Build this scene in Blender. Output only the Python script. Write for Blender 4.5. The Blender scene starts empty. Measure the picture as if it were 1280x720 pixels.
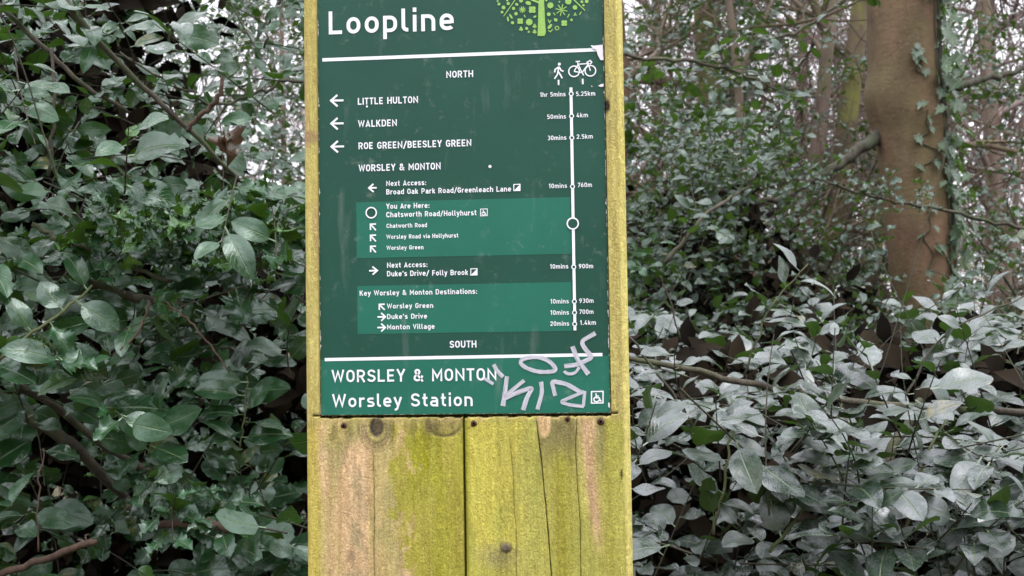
import bpy, math, random
import numpy as np
from mathutils import Vector, Matrix

rng = np.random.default_rng(7)
random.seed(7)
SC = bpy.context.scene
COL = SC.collection

# ------------------------------------------------------------------ camera
F = 1372.0                         # focal length in photo pixels (1280 wide)
ZB = 1.42                          # height of the board's lower edge
def _rot(rx, ry, rz):
    cx, sx, cy, sy, cz, sz = math.cos(rx), math.sin(rx), math.cos(ry), math.sin(ry), math.cos(rz), math.sin(rz)
    return (np.array([[1, 0, 0], [0, cx, -sx], [0, sx, cx]]) @ np.array([[cy, 0, sy], [0, 1, 0], [-sy, 0, cy]])
            @ np.array([[cz, -sz, 0], [sz, cz, 0], [0, 0, 1]]))
RM = _rot(*[math.radians(a) for a in (-2.28934207, 4.59048302, -0.85908929)])
TV = np.array([-0.05455134, 0.14347458, 1.24979557])
_w = lambda v: np.array([v[0], v[2], -v[1]])          # solver axes -> world axes
RIGHT, DOWN, FWD = _w(RM[0]), _w(RM[1]), _w(RM[2])
CAM = _w(-RM.T @ TV) + np.array([0, 0, ZB])
def at(px, py, d):
    """world point at depth d (metres from the camera) on the line of sight of a photo pixel"""
    return CAM + d * (FWD + RIGHT * (px - 640) / F + DOWN * (py - 360) / F)
def board(px, py):
    """board coordinates (x, height above the board's lower edge) of a point measured on the photo"""
    r = FWD + RIGHT * (px - 640) / F + DOWN * (py - 360) / F
    p = CAM + r * (-CAM[1] / r[1])
    return np.array([p[0], p[2] - ZB])

cam_d = bpy.data.cameras.new('camera'); cam = bpy.data.objects.new('camera', cam_d); COL.objects.link(cam)
cam.matrix_world = Matrix(((RIGHT[0], -DOWN[0], -FWD[0], CAM[0]), (RIGHT[1], -DOWN[1], -FWD[1], CAM[1]),
                           (RIGHT[2], -DOWN[2], -FWD[2], CAM[2]), (0, 0, 0, 1)))
cam_d.sensor_width = 36; cam_d.lens = 36 * F / 1280
cam_d.clip_start = 0.05; cam_d.clip_end = 600
cam_d.dof.use_dof = True; cam_d.dof.focus_distance = 1.30; cam_d.dof.aperture_fstop = 14
SC.camera = cam

# ------------------------------------------------------------------ sky, sun, exposure
SUN_EL, SUN_AZ = math.radians(62), math.radians(150)    # azimuth: clockwise from +Y, behind the camera and to its right
wd = bpy.data.worlds.new("World"); SC.world = wd; wd.use_nodes = True
nt = wd.node_tree; nt.nodes.clear()
sky = nt.nodes.new('ShaderNodeTexSky'); sky.sky_type = 'NISHITA'; sky.sun_disc = False
sky.sun_elevation = SUN_EL; sky.sun_rotation = SUN_AZ
sky.air_density = 1.0; sky.dust_density = 4.0; sky.ozone_density = 1.0
hs = nt.nodes.new('ShaderNodeHueSaturation'); hs.inputs['Saturation'].default_value = 0.22; hs.inputs['Value'].default_value = 1.0
ad = nt.nodes.new('ShaderNodeMixRGB'); ad.blend_type = 'MIX'; ad.inputs[0].default_value = 0.7
# overcast cloud light mixed over the clear sky: three times as bright overhead as at the horizon
wz = nt.nodes.new('ShaderNodeSeparateXYZ'); wt = nt.nodes.new('ShaderNodeTexCoord'); nt.links.new(wt.outputs['Generated'], wz.inputs[0])
wr = nt.nodes.new('ShaderNodeMapRange'); nt.links.new(wz.outputs[2], wr.inputs[0])
for _i, _v in ((1, 0.), (2, 1.), (3, 8.5), (4, 36.)): wr.inputs[_i].default_value = _v
wc = nt.nodes.new('ShaderNodeMixRGB'); wc.blend_type = 'MULTIPLY'; wc.inputs[0].default_value = 1; wc.inputs[2].default_value = (.985, .985, 1.06, 1)
nt.links.new(wr.outputs[0], wc.inputs[1]); nt.links.new(wc.outputs[0], ad.inputs[2])
bg = nt.nodes.new('ShaderNodeBackground'); bg.inputs['Strength'].default_value = 0.12
ow = nt.nodes.new('ShaderNodeOutputWorld')
nt.links.new(sky.outputs[0], hs.inputs['Color']); nt.links.new(hs.outputs[0], ad.inputs[1])
nt.links.new(ad.outputs[0], bg.inputs['Color']); nt.links.new(bg.outputs[0], ow.inputs['Surface'])
sl = bpy.data.lights.new('sun', 'SUN'); sl.energy = 1.0; sl.angle = math.radians(28); sl.color = (1, .965, .91)
so = bpy.data.objects.new('sun', sl); COL.objects.link(so)
_sd = Vector((math.sin(SUN_AZ) * math.cos(SUN_EL), math.cos(SUN_AZ) * math.cos(SUN_EL), math.sin(SUN_EL)))
so.rotation_euler = _sd.to_track_quat('Z', 'Y').to_euler(); so.location = (3, -6, 9)
SC.view_settings.view_transform = 'Standard'; SC.view_settings.look = 'None'
SC.view_settings.gamma = 1; SC.view_settings.use_curve_mapping = False
SC.view_settings.exposure = 0.45
SC.render.engine = 'CYCLES'
cy = SC.cycles
cy.max_bounces = 6; cy.diffuse_bounces = 2; cy.glossy_bounces = 2; cy.transmission_bounces = 4; cy.transparent_max_bounces = 6
cy.use_denoising = True; cy.use_adaptive_sampling = True; cy.adaptive_threshold = 0.015
cy.sample_clamp_indirect = 6

# ------------------------------------------------------------------ object helpers
def tag(o, label=None, cat=None, group=None, kind=None):
    if label: o['label'] = label
    if cat: o['category'] = cat
    if group: o['group'] = group
    if kind: o['kind'] = kind
    return o
def empty(name, loc, label=None, cat=None, group=None):
    o = bpy.data.objects.new(name, None); COL.objects.link(o); o.location = tuple(loc); o.empty_display_size = .1
    return tag(o, label, cat, group)
def mesh(name, V, Fq, mat, parent=None, smooth=True, uv=None, attrs=None, colors=None):
    """V (n,3) world coordinates; Fq a (m,3|4) array or list of such; linked under parent, keeping world place"""
    V = np.asarray(V, float)
    off = np.array(parent.matrix_basis.translation) if parent is not None else np.zeros(3)
    p = parent
    while p is not None and p.parent is not None:
        p = p.parent; off = off + np.array(p.matrix_basis.translation)
    V = V - off
    if isinstance(Fq, np.ndarray): Fq = [Fq]
    me = bpy.data.meshes.new(name)
    loops = np.concatenate([f.ravel() for f in Fq]).astype(np.int32)
    tot = np.concatenate([np.full(len(f), f.shape[1]) for f in Fq]).astype(np.int32)
    st = np.concatenate([[0], np.cumsum(tot)[:-1]]).astype(np.int32)
    me.vertices.add(len(V)); me.vertices.foreach_set('co', V.astype(np.float32).ravel())
    me.loops.add(len(loops)); me.loops.foreach_set('vertex_index', loops)
    me.polygons.add(len(tot)); me.polygons.foreach_set('loop_start', st); me.polygons.foreach_set('loop_total', tot)
    me.update(calc_edges=True)
    me.polygons.foreach_set('use_smooth', np.full(len(tot), bool(smooth)))
    if uv is not None:
        l = me.uv_layers.new(name='UVMap'); l.data.foreach_set('uv', np.asarray(uv, np.float32)[loops].ravel())
    for k, a in (attrs or {}).items():
        at_ = me.attributes.new(k, 'FLOAT', 'POINT'); at_.data.foreach_set('value', np.asarray(a, np.float32))
    if colors is not None:
        ca = me.color_attributes.new('tint', 'FLOAT_COLOR', 'POINT')
        ca.data.foreach_set('color', np.concatenate([colors, np.ones((len(colors), 1))], 1).astype(np.float32).ravel())
    me.validate()
    if mat: me.materials.append(mat)
    o = bpy.data.objects.new(name, me); COL.objects.link(o)
    if parent is not None: o.parent = parent
    return o
class Acc:
    """collects polygons of mixed size into one mesh"""
    def __init__(s): s.v = []; s.f = {}; s.n = 0; s.extra = []
    def add(s, V, Fl, e=None):
        V = np.asarray(V, float)
        for f in Fl:
            f = np.asarray(f, int)
            if f.ndim == 1: f = f[None]
            s.f.setdefault(f.shape[1], []).append(f + s.n)
        s.v.append(V); s.n += len(V)
        s.extra.append(np.full(len(V), 0. if e is None else e))
    def build(s, name, mat, parent=None, **k):
        return mesh(name, np.concatenate(s.v), [np.concatenate(f) for f in s.f.values()], mat, parent,
                    attrs={'rnd': np.concatenate(s.extra)}, **k)

# value noise
def vnoise(x, y, seed=0):
    r = np.random.default_rng(seed).random((64, 64))
    xi, yi = np.floor(x).astype(int), np.floor(y).astype(int)
    fx, fy = x - xi, y - yi
    fx, fy = fx * fx * (3 - 2 * fx), fy * fy * (3 - 2 * fy)
    g = lambda a, b: r[a % 64, b % 64]
    return (g(xi, yi) * (1 - fx) + g(xi + 1, yi) * fx) * (1 - fy) + (g(xi, yi + 1) * (1 - fx) + g(xi + 1, yi + 1) * fx) * fy
def fbm(x, y, seed=0, o=4):
    return sum(vnoise(x * 2 ** i, y * 2 ** i, seed + i) / 2 ** (i + 1) for i in range(o)) / (1 - .5 ** o)
def smooth(a, b, x):
    t = np.clip((x - a) / (b - a), 0, 1); return t * t * (3 - 2 * t)

# tubes
def tube(acc, P, Rr, n=6, e=None, wob=0, cap=True):
    P = np.asarray(P, float); Rr = np.broadcast_to(np.asarray(Rr, float), (len(P),))
    T = np.gradient(P, axis=0); T /= np.linalg.norm(T, axis=1)[:, None] + 1e-12
    u = np.cross(T[0], (0.31, 0.52, 0.8)); u /= np.linalg.norm(u)
    ang = np.arange(n) * 2 * math.pi / n
    V = np.zeros((len(P), n, 3))
    for i in range(len(P)):
        u = u - T[i] * (u @ T[i]); u /= np.linalg.norm(u) + 1e-12
        w = np.cross(T[i], u)
        rr = Rr[i] * (1 + wob * (rng.random(n) - .5))
        V[i] = P[i] + rr[:, None] * (np.cos(ang)[:, None] * u + np.sin(ang)[:, None] * w)
    k = np.arange(len(P) - 1)[:, None] * n; j = np.arange(n)[None]
    q = np.stack([k + j, k + (j + 1) % n, k + n + (j + 1) % n, k + n + j], -1).reshape(-1, 4)
    fl = [q]
    if cap and n > 2: fl += [np.arange(n)[::-1][None], (np.arange(n) + (len(P) - 1) * n)[None]]
    acc.add(V.reshape(-1, 3), fl, e)
def spline(pts, k=6, jit=0):
    """Catmull-Rom through the points"""
    P = np.asarray(pts, float)
    P = np.vstack([2 * P[0] - P[1], P, 2 * P[-1] - P[-2]])
    out = []
    for i in range(1, len(P) - 2):
        for t in np.arange(k) / k:
            a, b, c, d = P[i - 1:i + 3]
            out.append(.5 * (2 * b + (c - a) * t + (2 * a - 5 * b + 4 * c - d) * t ** 2 + (3 * b - a - 3 * c + d) * t ** 3))
    out.append(P[-2]); out = np.array(out)
    if jit: out[1:-1] += rng.normal(0, jit, (len(out) - 2, 3))
    return out

# ------------------------------------------------------------------ materials
class NT:
    def __init__(s, name):
        s.m = bpy.data.materials.new(name); s.m.use_nodes = True; s.t = s.m.node_tree; s.t.nodes.clear()
        s.out = s.n('OutputMaterial')
    def n(s, typ, **k):
        x = s.t.nodes.new('ShaderNode' + typ)
        for a, v in k.items(): setattr(x, a, v)
        return x
    def l(s, a, b): s.t.links.new(a, b)
    def val(s, sock, v):
        if hasattr(v, 'is_output') or isinstance(v, bpy.types.NodeSocket): s.l(v, sock)
        else: sock.default_value = v
    def math(s, op, a, b=None, clamp=False):
        x = s.n('Math', operation=op, use_clamp=clamp); s.val(x.inputs[0], a)
        if b is not None: s.val(x.inputs[1], b)
        return x.outputs[0]
    def mix(s, f, a, b, mode='MIX'):
        x = s.n('MixRGB', blend_type=mode); s.val(x.inputs[0], f)
        for i, v in ((1, a), (2, b)):
            if isinstance(v, tuple) and len(v) == 3: v = v + (1,)
            s.val(x.inputs[i], v)
        return x.outputs[0]
    def ramp(s, f, stops):
        x = s.n('ValToRGB'); s.l(f, x.inputs[0]); e = x.color_ramp.elements
        while len(e) < len(stops): e.new(.5)
        for i, (p, c) in enumerate(stops): e[i].position = p; e[i].color = tuple(c) + (1,) if len(c) == 3 else c
        return x.outputs[0]
    def noise(s, scale, detail=3, vec=None, stretch=None, rough=.55, coord='Object'):
        tc = s.n('TexCoord').outputs[coord] if vec is None else vec
        if stretch:
            mp = s.n('Mapping'); mp.inputs['Scale'].default_value = stretch; s.l(tc, mp.inputs[0]); tc = mp.outputs[0]
        x = s.n('TexNoise'); x.inputs['Scale'].default_value = scale; x.inputs['Detail'].default_value = detail
        x.inputs['Roughness'].default_value = rough; s.l(tc, x.inputs['Vector']); return x.outputs['Fac']
    def mr(s, v, a, b, c=0, d=1):
        x = s.n('MapRange'); s.l(v, x.inputs[0])
        for i, q in enumerate((a, b, c, d)): s.val(x.inputs[i + 1], q)
        return x.outputs[0]
    def attr(s, name, out='Fac'):
        x = s.n('Attribute'); x.attribute_name = name; return x.outputs[out]
    def bump(s, h, strength=.5, dist=.01):
        x = s.n('Bump'); x.inputs['Strength'].default_value = strength; x.inputs['Distance'].default_value = dist
        s.l(h, x.inputs['Height']); return x.outputs[0]
    def bsdf(s, col, rough=.6, spec=.5, normal=None, link=True, **k):
        b = s.n('BsdfPrincipled')
        if isinstance(col, tuple) and len(col) == 3: col = col + (1,)
        s.val(b.inputs['Base Color'], col); s.val(b.inputs['Roughness'], rough); s.val(b.inputs['Specular IOR Level'], spec)
        for a, v in k.items(): s.val(b.inputs[a.replace('_', ' ')], v)
        if normal is not None: s.l(normal, b.inputs['Normal'])
        if link: s.l(b.outputs[0], s.out.inputs[0])
        return b

def leaf_material(name, dark, mid, back, trans, rough=(.28, .5), dust=.2, spec=.55, trw=.25, dustcol=(.34, .34, .36), coat=.25, stint=(1, 1, 1), rib=(.13, .19, .08)):
    s = NT(name)
    rnd = s.attr('rnd'); uvn = s.n('TexCoord').outputs['UV']
    sx = s.n('SeparateXYZ'); s.l(uvn, sx.inputs[0]); u, v = sx.outputs[0], sx.outputs[1]
    fr = s.math('FRACT', rnd)
    top = s.ramp(fr, [(0, dark), (.55, mid), (.8, tuple(.6 * a + .4 * b for a, b in zip(dark, mid))), (1, tuple(c * 1.5 for c in mid))])
    blot = s.noise(28, 4)
    top = s.mix(s.mr(blot, .35, .75, 0, .5), top, tuple(c * 1.6 for c in mid))
    # grime lying on the blade, as small specks and a thin film
    sp = s.noise(420, 3); film = s.noise(45, 4, rough=.7)
    film = s.mr(film, .42, .72); d = s.math('MULTIPLY', s.math('ADD', s.math('MULTIPLY', s.mr(sp, .5, .7), .5), film), s.math('MULTIPLY', dust, s.mr(s.math('FRACT', s.math('MULTIPLY', rnd, 13.0)), 0, 1, .25, 1.35)), True)
    top = s.mix(d, top, dustcol)
    sick = s.math('MULTIPLY', s.math('GREATER_THAN', s.math('FRACT', s.math('MULTIPLY', rnd, 37.0)), .965), s.mr(s.noise(90, 3), .45, .6))
    top = s.mix(s.math('MULTIPLY', sick, .8), top, (.16, .13, .035))
    young = s.math('GREATER_THAN', rnd, .999); dead = s.math('GREATER_THAN', rnd, 1.999)
    top = s.mix(young, top, (.085, .19, .05)); top = s.mix(dead, top, (.085, .045, .033))
    du = s.math('ABSOLUTE', s.math('SUBTRACT', u, .5))
    ribm = s.math('MULTIPLY', s.mr(du, .012, .035, 1, 0), s.mr(v, .75, 1, .9, .2))
    # side veins leave the midrib at an angle
    ph = s.math('SUBTRACT', s.math('MULTIPLY', v, 9), s.math('MULTIPLY', du, 6))
    tri = s.math('ABSOLUTE', s.math('SUBTRACT', s.math('FRACT', ph), .5))
    vein = s.mr(tri, .0, .10, 1, 0)
    top = s.mix(s.math('MULTIPLY', ribm, .75), top, rib)
    top = s.mix(s.math('MULTIPLY', vein, .08), top, rib)
    bk = s.mix(s.math('MULTIPLY', ribm, .6), s.mix(s.mr(fr, 0, 1, 0, .5), back, tuple(c * .55 for c in back)), tuple(min(1, c * 1.9) for c in back))
    bk = s.mix(young, bk, (.16, .30, .07)); bk = s.mix(dead, bk, (.11, .06, .045))
    geo = s.n('NewGeometry').outputs['Backfacing']
    col = s.mix(geo, top, bk)
    h = s.math('ADD', s.math('MULTIPLY', s.noise(130, 3), .5), s.math('SUBTRACT', s.math('MULTIPLY', s.noise(22, 2), 1.6), s.math('ADD', s.math('MULTIPLY', vein, .07), s.math('MULTIPLY', ribm, .8))))
    nrm = s.bump(h, .55, .0025)
    rg = s.math('ADD', s.mr(fr, 0, 1, rough[0], rough[1]), s.math('ADD', s.math('MULTIPLY', d, .5), s.math('MULTIPLY', geo, .2)))
    b = s.bsdf(col, rg, s.mr(geo, 0, 1, spec, spec * .35), nrm, link=False, Coat_Weight=s.mr(geo, 0, 1, coat, 0), Coat_Roughness=.22, Specular_Tint=stint + (1,))
    t = s.n('BsdfTranslucent'); s.val(t.inputs[0], s.mix(dead, trans + (1,), (.15, .08, .03, 1)))
    mx = s.n('MixShader'); mx.inputs[0].default_value = trw
    s.l(b.outputs[0], mx.inputs[1]); s.l(t.outputs[0], mx.inputs[2]); s.l(mx.outputs[0], s.out.inputs[0])
    return s.m

M = {}
M['holly'] = leaf_material('holly_leaf', (.006, .025, .008), (.016, .058, .019), (.030, .066, .012), (.12, .28, .025), rough=(.12, .28), spec=.8, trw=.12, dust=.06, coat=.0, stint=(.86, 1, .95))
M['holly_dusty'] = leaf_material('grimy_holly_leaf', (.007, .018, .011), (.017, .038, .020), (.034, .062, .016), (.10, .22, .025), dust=.31, rough=(.17, .33), spec=1., dustcol=(.35, .345, .385), trw=.11, coat=.15, stint=(.94, .96, 1))
M['holly_far'] = leaf_material('far_holly_leaf', (.006, .015, .009), (.014, .032, .016), (.036, .068, .018), (.15, .30, .035), dust=.06, rough=(.18, .36), spec=.75, coat=.0, trw=.14, stint=(.86, 1, .97))
def shade_leaves_mat():  # dull near-black leaf colour standing in for shade between the leaves
    s = NT('painted_shade_leaf')
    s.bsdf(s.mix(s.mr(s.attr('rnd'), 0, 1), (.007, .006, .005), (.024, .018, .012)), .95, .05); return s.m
M['dead'] = shade_leaves_mat()  # painted shade for the filler leaves in the bush cores
M['ivy'] = leaf_material('ivy_leaf', (.020, .045, .022), (.040, .085, .036), (.07, .13, .05), (.12, .25, .03), dust=.3, rough=(.35, .55), rib=(.2, .27, .15))
def bark(name, c1, c2, c3, scale=18, stretch=(1, 1, .25), bump=.7, moss=None):
    s = NT(name)
    a = s.noise(scale, 5, stretch=stretch, rough=.65); b = s.noise(scale * .25, 3); c = s.noise(scale * 7, 3, stretch=(1, 1, .6))
    col = s.mix(s.mr(a, .35, .68), c1, c2); col = s.mix(s.mr(b, .45, .7), col, c3)
    col = s.mix(s.mr(c, .55, .75, 0, .5), col, tuple(q * .45 for q in c1))
    if moss: col = s.mix(s.mr(s.noise(scale * .35, 4), .48, .62, 0, .85), col, moss)
    h = s.math('ADD', a, s.math('MULTIPLY', c, .35))
    s.bsdf(col, .82, .25, s.bump(h, bump, .012)); return s.m
M['twig_dark'] = bark('holly_twig_bark', (.035, .032, .024), (.075, .068, .05), (.05, .06, .035), 60, bump=.3)
M['twig_green'] = bark('green_shoot_bark', (.062, .078, .034), (.105, .125, .05), (.07, .06, .04), 70, bump=.2)
M['twig_dead'] = bark('dead_twig_bark', (.062, .040, .030), (.115, .076, .055), (.05, .034, .026), 80, bump=.3)
M['limb'] = bark('holly_limb_bark', (.05, .042, .032), (.115, .098, .075), (.07, .085, .04), 40, bump=.5)
def beech_bark():
    s = NT('smooth_brown_bark')
    a = s.noise(5, 5, stretch=(1, 1, .35), rough=.65); b = s.noise(34, 5, stretch=(.7, .7, 1.3), rough=.7); c = s.noise(2.2, 3); g = s.noise(85, 4, rough=.7)
    col = s.mix(s.mr(a, .40, .60), (.078, .047, .028), (.160, .098, .060)); col = s.mix(s.mr(c, .45, .62, 0, .6), col, (.115, .098, .045))
    col = s.mix(s.mr(b, .54, .72, 0, .6), col, (.065, .042, .03)); col = s.mix(s.mr(g, .56, .74, 0, .5), col, (.25, .185, .135))
    h = s.math('ADD', s.math('MULTIPLY', b, .9), s.math('ADD', s.math('MULTIPLY', g, .3), s.math('MULTIPLY', a, 1.4)))
    s.bsdf(col, .8, .25, s.bump(h, .5, .010)); return s.m
M['beech'] = beech_bark()
M['winter'] = bark('bare_wood_bark', (.11, .078, .06), (.20, .15, .125), (.15, .13, .08), 14)
M['mossy'] = bark('mossy_bark', (.09, .07, .045), (.16, .12, .08), (.13, .13, .05), 10, moss=(.15, .155, .035))
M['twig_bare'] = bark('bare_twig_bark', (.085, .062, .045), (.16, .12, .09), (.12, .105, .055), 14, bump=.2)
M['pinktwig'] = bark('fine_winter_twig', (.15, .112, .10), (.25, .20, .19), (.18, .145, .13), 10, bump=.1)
def flat(name, col, rough=.5, spec=.5, var=.12, scale=90, metallic=0.):
    s = NT(name); a = s.noise(scale, 4)
    c = s.mix(s.mr(a, .3, .7), tuple(q * (1 - var) for q in col), tuple(min(1, q * (1 + var)) for q in col))
    s.bsdf(c, rough, spec, Metallic=metallic); return s.m
M['white'] = flat('white_sign_print', (.80, .81, .86), .45, .4, .05)
M['lime'] = flat('lime_sign_print', (.27, .47, .10), .45, .4, .12, 300)
M['tape'] = flat('pale_torn_film', (.74, .70, .78), .5, .4, .06)
def sign_paint(name, c, edge=False):
    s = NT(name)
    big = s.noise(9, 4); fine = s.noise(70, 5, rough=.7); sc = s.noise(40, 4, stretch=(1, 1, .18))
    col = s.mix(s.mr(big, .3, .7), tuple(q * .92 for q in c), tuple(q * 1.1 for q in c))
    scuff = s.math('MULTIPLY', s.mr(fine, .56, .78), s.mr(s.noise(14, 2), .46, .62))
    col = s.mix(s.math('MULTIPLY', scuff, .42), col, (.36, .38, .33))
    col = s.mix(s.math('MULTIPLY', s.mr(sc, .62, .75), .12), col, (.4, .42, .4))
    if edge:
        g = s.n('SeparateXYZ'); s.l(s.n('TexCoord').outputs['Object'], g.inputs[0])
        ex = s.math('SUBTRACT', .166, s.math('ABSOLUTE', g.outputs[0]))
        e = s.math('MINIMUM', ex, g.outputs[2])
        lim = s.mr(s.noise(160, 3), .48, .72, -.0002, .0016)
        col = s.mix(s.math('LESS_THAN', e, lim), col, (.62, .60, .58))
    rg = s.math('ADD', .36, s.math('MULTIPLY', fine, .2))
    s.bsdf(col, rg, .28, s.bump(s.noise(6, 2), .12, .004)); return s.m
M['sign'] = sign_paint('dark_green_sign_enamel', (.0125, .066, .045), True)
M['sign_dark'] = sign_paint('dark_green_print', (.0125, .066, .045))
M['sign_light'] = sign_paint('mid_green_print', (.016, .130, .088))
def graffiti_mat():
    s = NT('lilac_marker_ink')
    st = s.noise(5, 4, stretch=(1, .22, 1), rough=.7, coord='UV')
    b = s.bsdf(s.mix(s.mr(st, .3, .7), (.42, .41, .47), (.68, .66, .74)), .5, .4, link=False)
    t = s.n('BsdfTransparent'); mx = s.n('MixShader')
    s.l(s.mr(st, .40, .60, .34, .02), mx.inputs[0]); s.l(b.outputs[0], mx.inputs[1]); s.l(t.outputs[0], mx.inputs[2])
    s.l(mx.outputs[0], s.out.inputs[0]); return s.m
M['ink'] = graffiti_mat()
def rust():
    s = NT('rusty_iron'); a = s.noise(400, 4)
    s.bsdf(s.mix(s.mr(a, .35, .65), (.035, .016, .012), (.10, .045, .028)), .75, .3, s.bump(a, .5, .001)); return s.m
M['rust'] = rust()
def wood():
    s = NT('weathered_softwood')
    base = s.mix(1, s.attr('tint', 'Color'), (.96, .95, 1.02), 'MULTIPLY'); crack = s.attr('crack')
    gr = s.noise(140, 5, stretch=(1, 1, .045), rough=.7); gr2 = s.noise(420, 4, stretch=(1, 1, .06), rough=.6)
    sp = s.noise(520, 3, stretch=(1, 1, .7)); pt = s.noise(130, 4, stretch=(1, 1, .55), rough=.7)
    col = s.mix(s.mr(gr, .35, .68, 0, .75), base, s.mix(1, base, (.62, .56, .50), 'MULTIPLY'))
    col = s.mix(s.mr(gr2, .55, .75, 0, .45), col, s.mix(1, base, (1.28, 1.22, 1.25), 'MULTIPLY'))
    col = s.mix(s.mr(sp, .56, .70, 0, .65), col, s.mix(1, base, (1.32, 1.32, 1.1), 'MULTIPLY'))
    col = s.mix(s.mr(pt, .56, .74, 0, .5), col, s.mix(1, base, (.55, .52, .45), 'MULTIPLY'))
    col = s.mix(s.mr(s.noise(800, 2), .60, .70, 0, .5), col, s.mix(1, base, (.45, .42, .4), 'MULTIPLY'))
    col = s.mix(crack, col, (.02, .015, .01))  # shade of the splits and the cut is painted in near-black too
    mid = s.noise(62, 5, stretch=(1, 1, .28), rough=.7)
    col = s.mix(s.mr(mid, .54, .68, 0, .55), col, s.mix(1, base, (.66, .62, .50), 'MULTIPLY'))
    col = s.mix(s.mr(mid, .32, .44, .45, 0), col, s.mix(1, base, (1.2, 1.2, 1.1), 'MULTIPLY'))
    grn = s.noise(260, 4, stretch=(1, 1, .42), rough=.75)
    col = s.mix(s.mr(grn, .53, .66, 0, .6), col, s.mix(1, base, (.58, .54, .42), 'MULTIPLY'))
    col = s.mix(s.mr(grn, .34, .45, .6, 0), col, s.mix(1, base, (1.38, 1.36, 1.25), 'MULTIPLY'))
    h = s.math('ADD', s.math('MULTIPLY', gr, .8), s.math('ADD', s.math('MULTIPLY', sp, .6), s.math('MULTIPLY', pt, .5)))
    s.bsdf(col, .88, .18, s.bump(s.math('ADD', h, s.math('MULTIPLY', grn, .7)), .9, .0026)); return s.m
M['wood'] = wood()
def litter():
    s = NT('leaf_litter_soil')
    v = s.n('TexVoronoi'); v.inputs['Scale'].default_value = 14; s.l(s.n('TexCoord').outputs['Object'], v.inputs['Vector'])
    g = s.n('SeparateColor'); s.l(v.outputs['Color'], g.inputs[0])
    col = s.ramp(g.outputs[0], [(0, (.025, .018, .013)), (.5, (.06, .04, .026)), (1, (.11, .072, .045))])
    col = s.mix(s.mr(s.noise(.7, 4), .5, .66), col, (.05, .07, .025))
    s.bsdf(col, .85, .25, s.bump(v.outputs['Distance'], .6, .03)); return s.m
M['litter'] = litter()

# ------------------------------------------------------------------ ground
n = 90
gx = np.sign(np.linspace(-1, 1, n)) * np.abs(np.linspace(-1, 1, n)) ** 2.2 * 260
gy = np.sign(np.linspace(-1, 1, n)) * np.abs(np.linspace(-1, 1, n)) ** 2.2 * 260
X, Y = np.meshgrid(gx, gy)
Z = .25 * (fbm(X * .12 + 50, Y * .12 + 50, 3) - .5) * smooth(1, 6, np.abs(Y)) + 1.6 * smooth(9, 45, Y)
V = np.stack([X, Y, Z], -1).reshape(-1, 3)
i, j = np.meshgrid(np.arange(n - 1), np.arange(n - 1)); k = (j * n + i).ravel()
tag(mesh('ground', V, np.stack([k, k + 1, k + n + 1, k + n], -1), M['litter']), kind='structure')
def ground_z(x, y):
    return float(.25 * (fbm(np.array([x * .12 + 50]), np.array([y * .12 + 50]), 3)[0] - .5) * smooth(1, 6, abs(y)) + 1.6 * smooth(9, 45, y))

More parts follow.
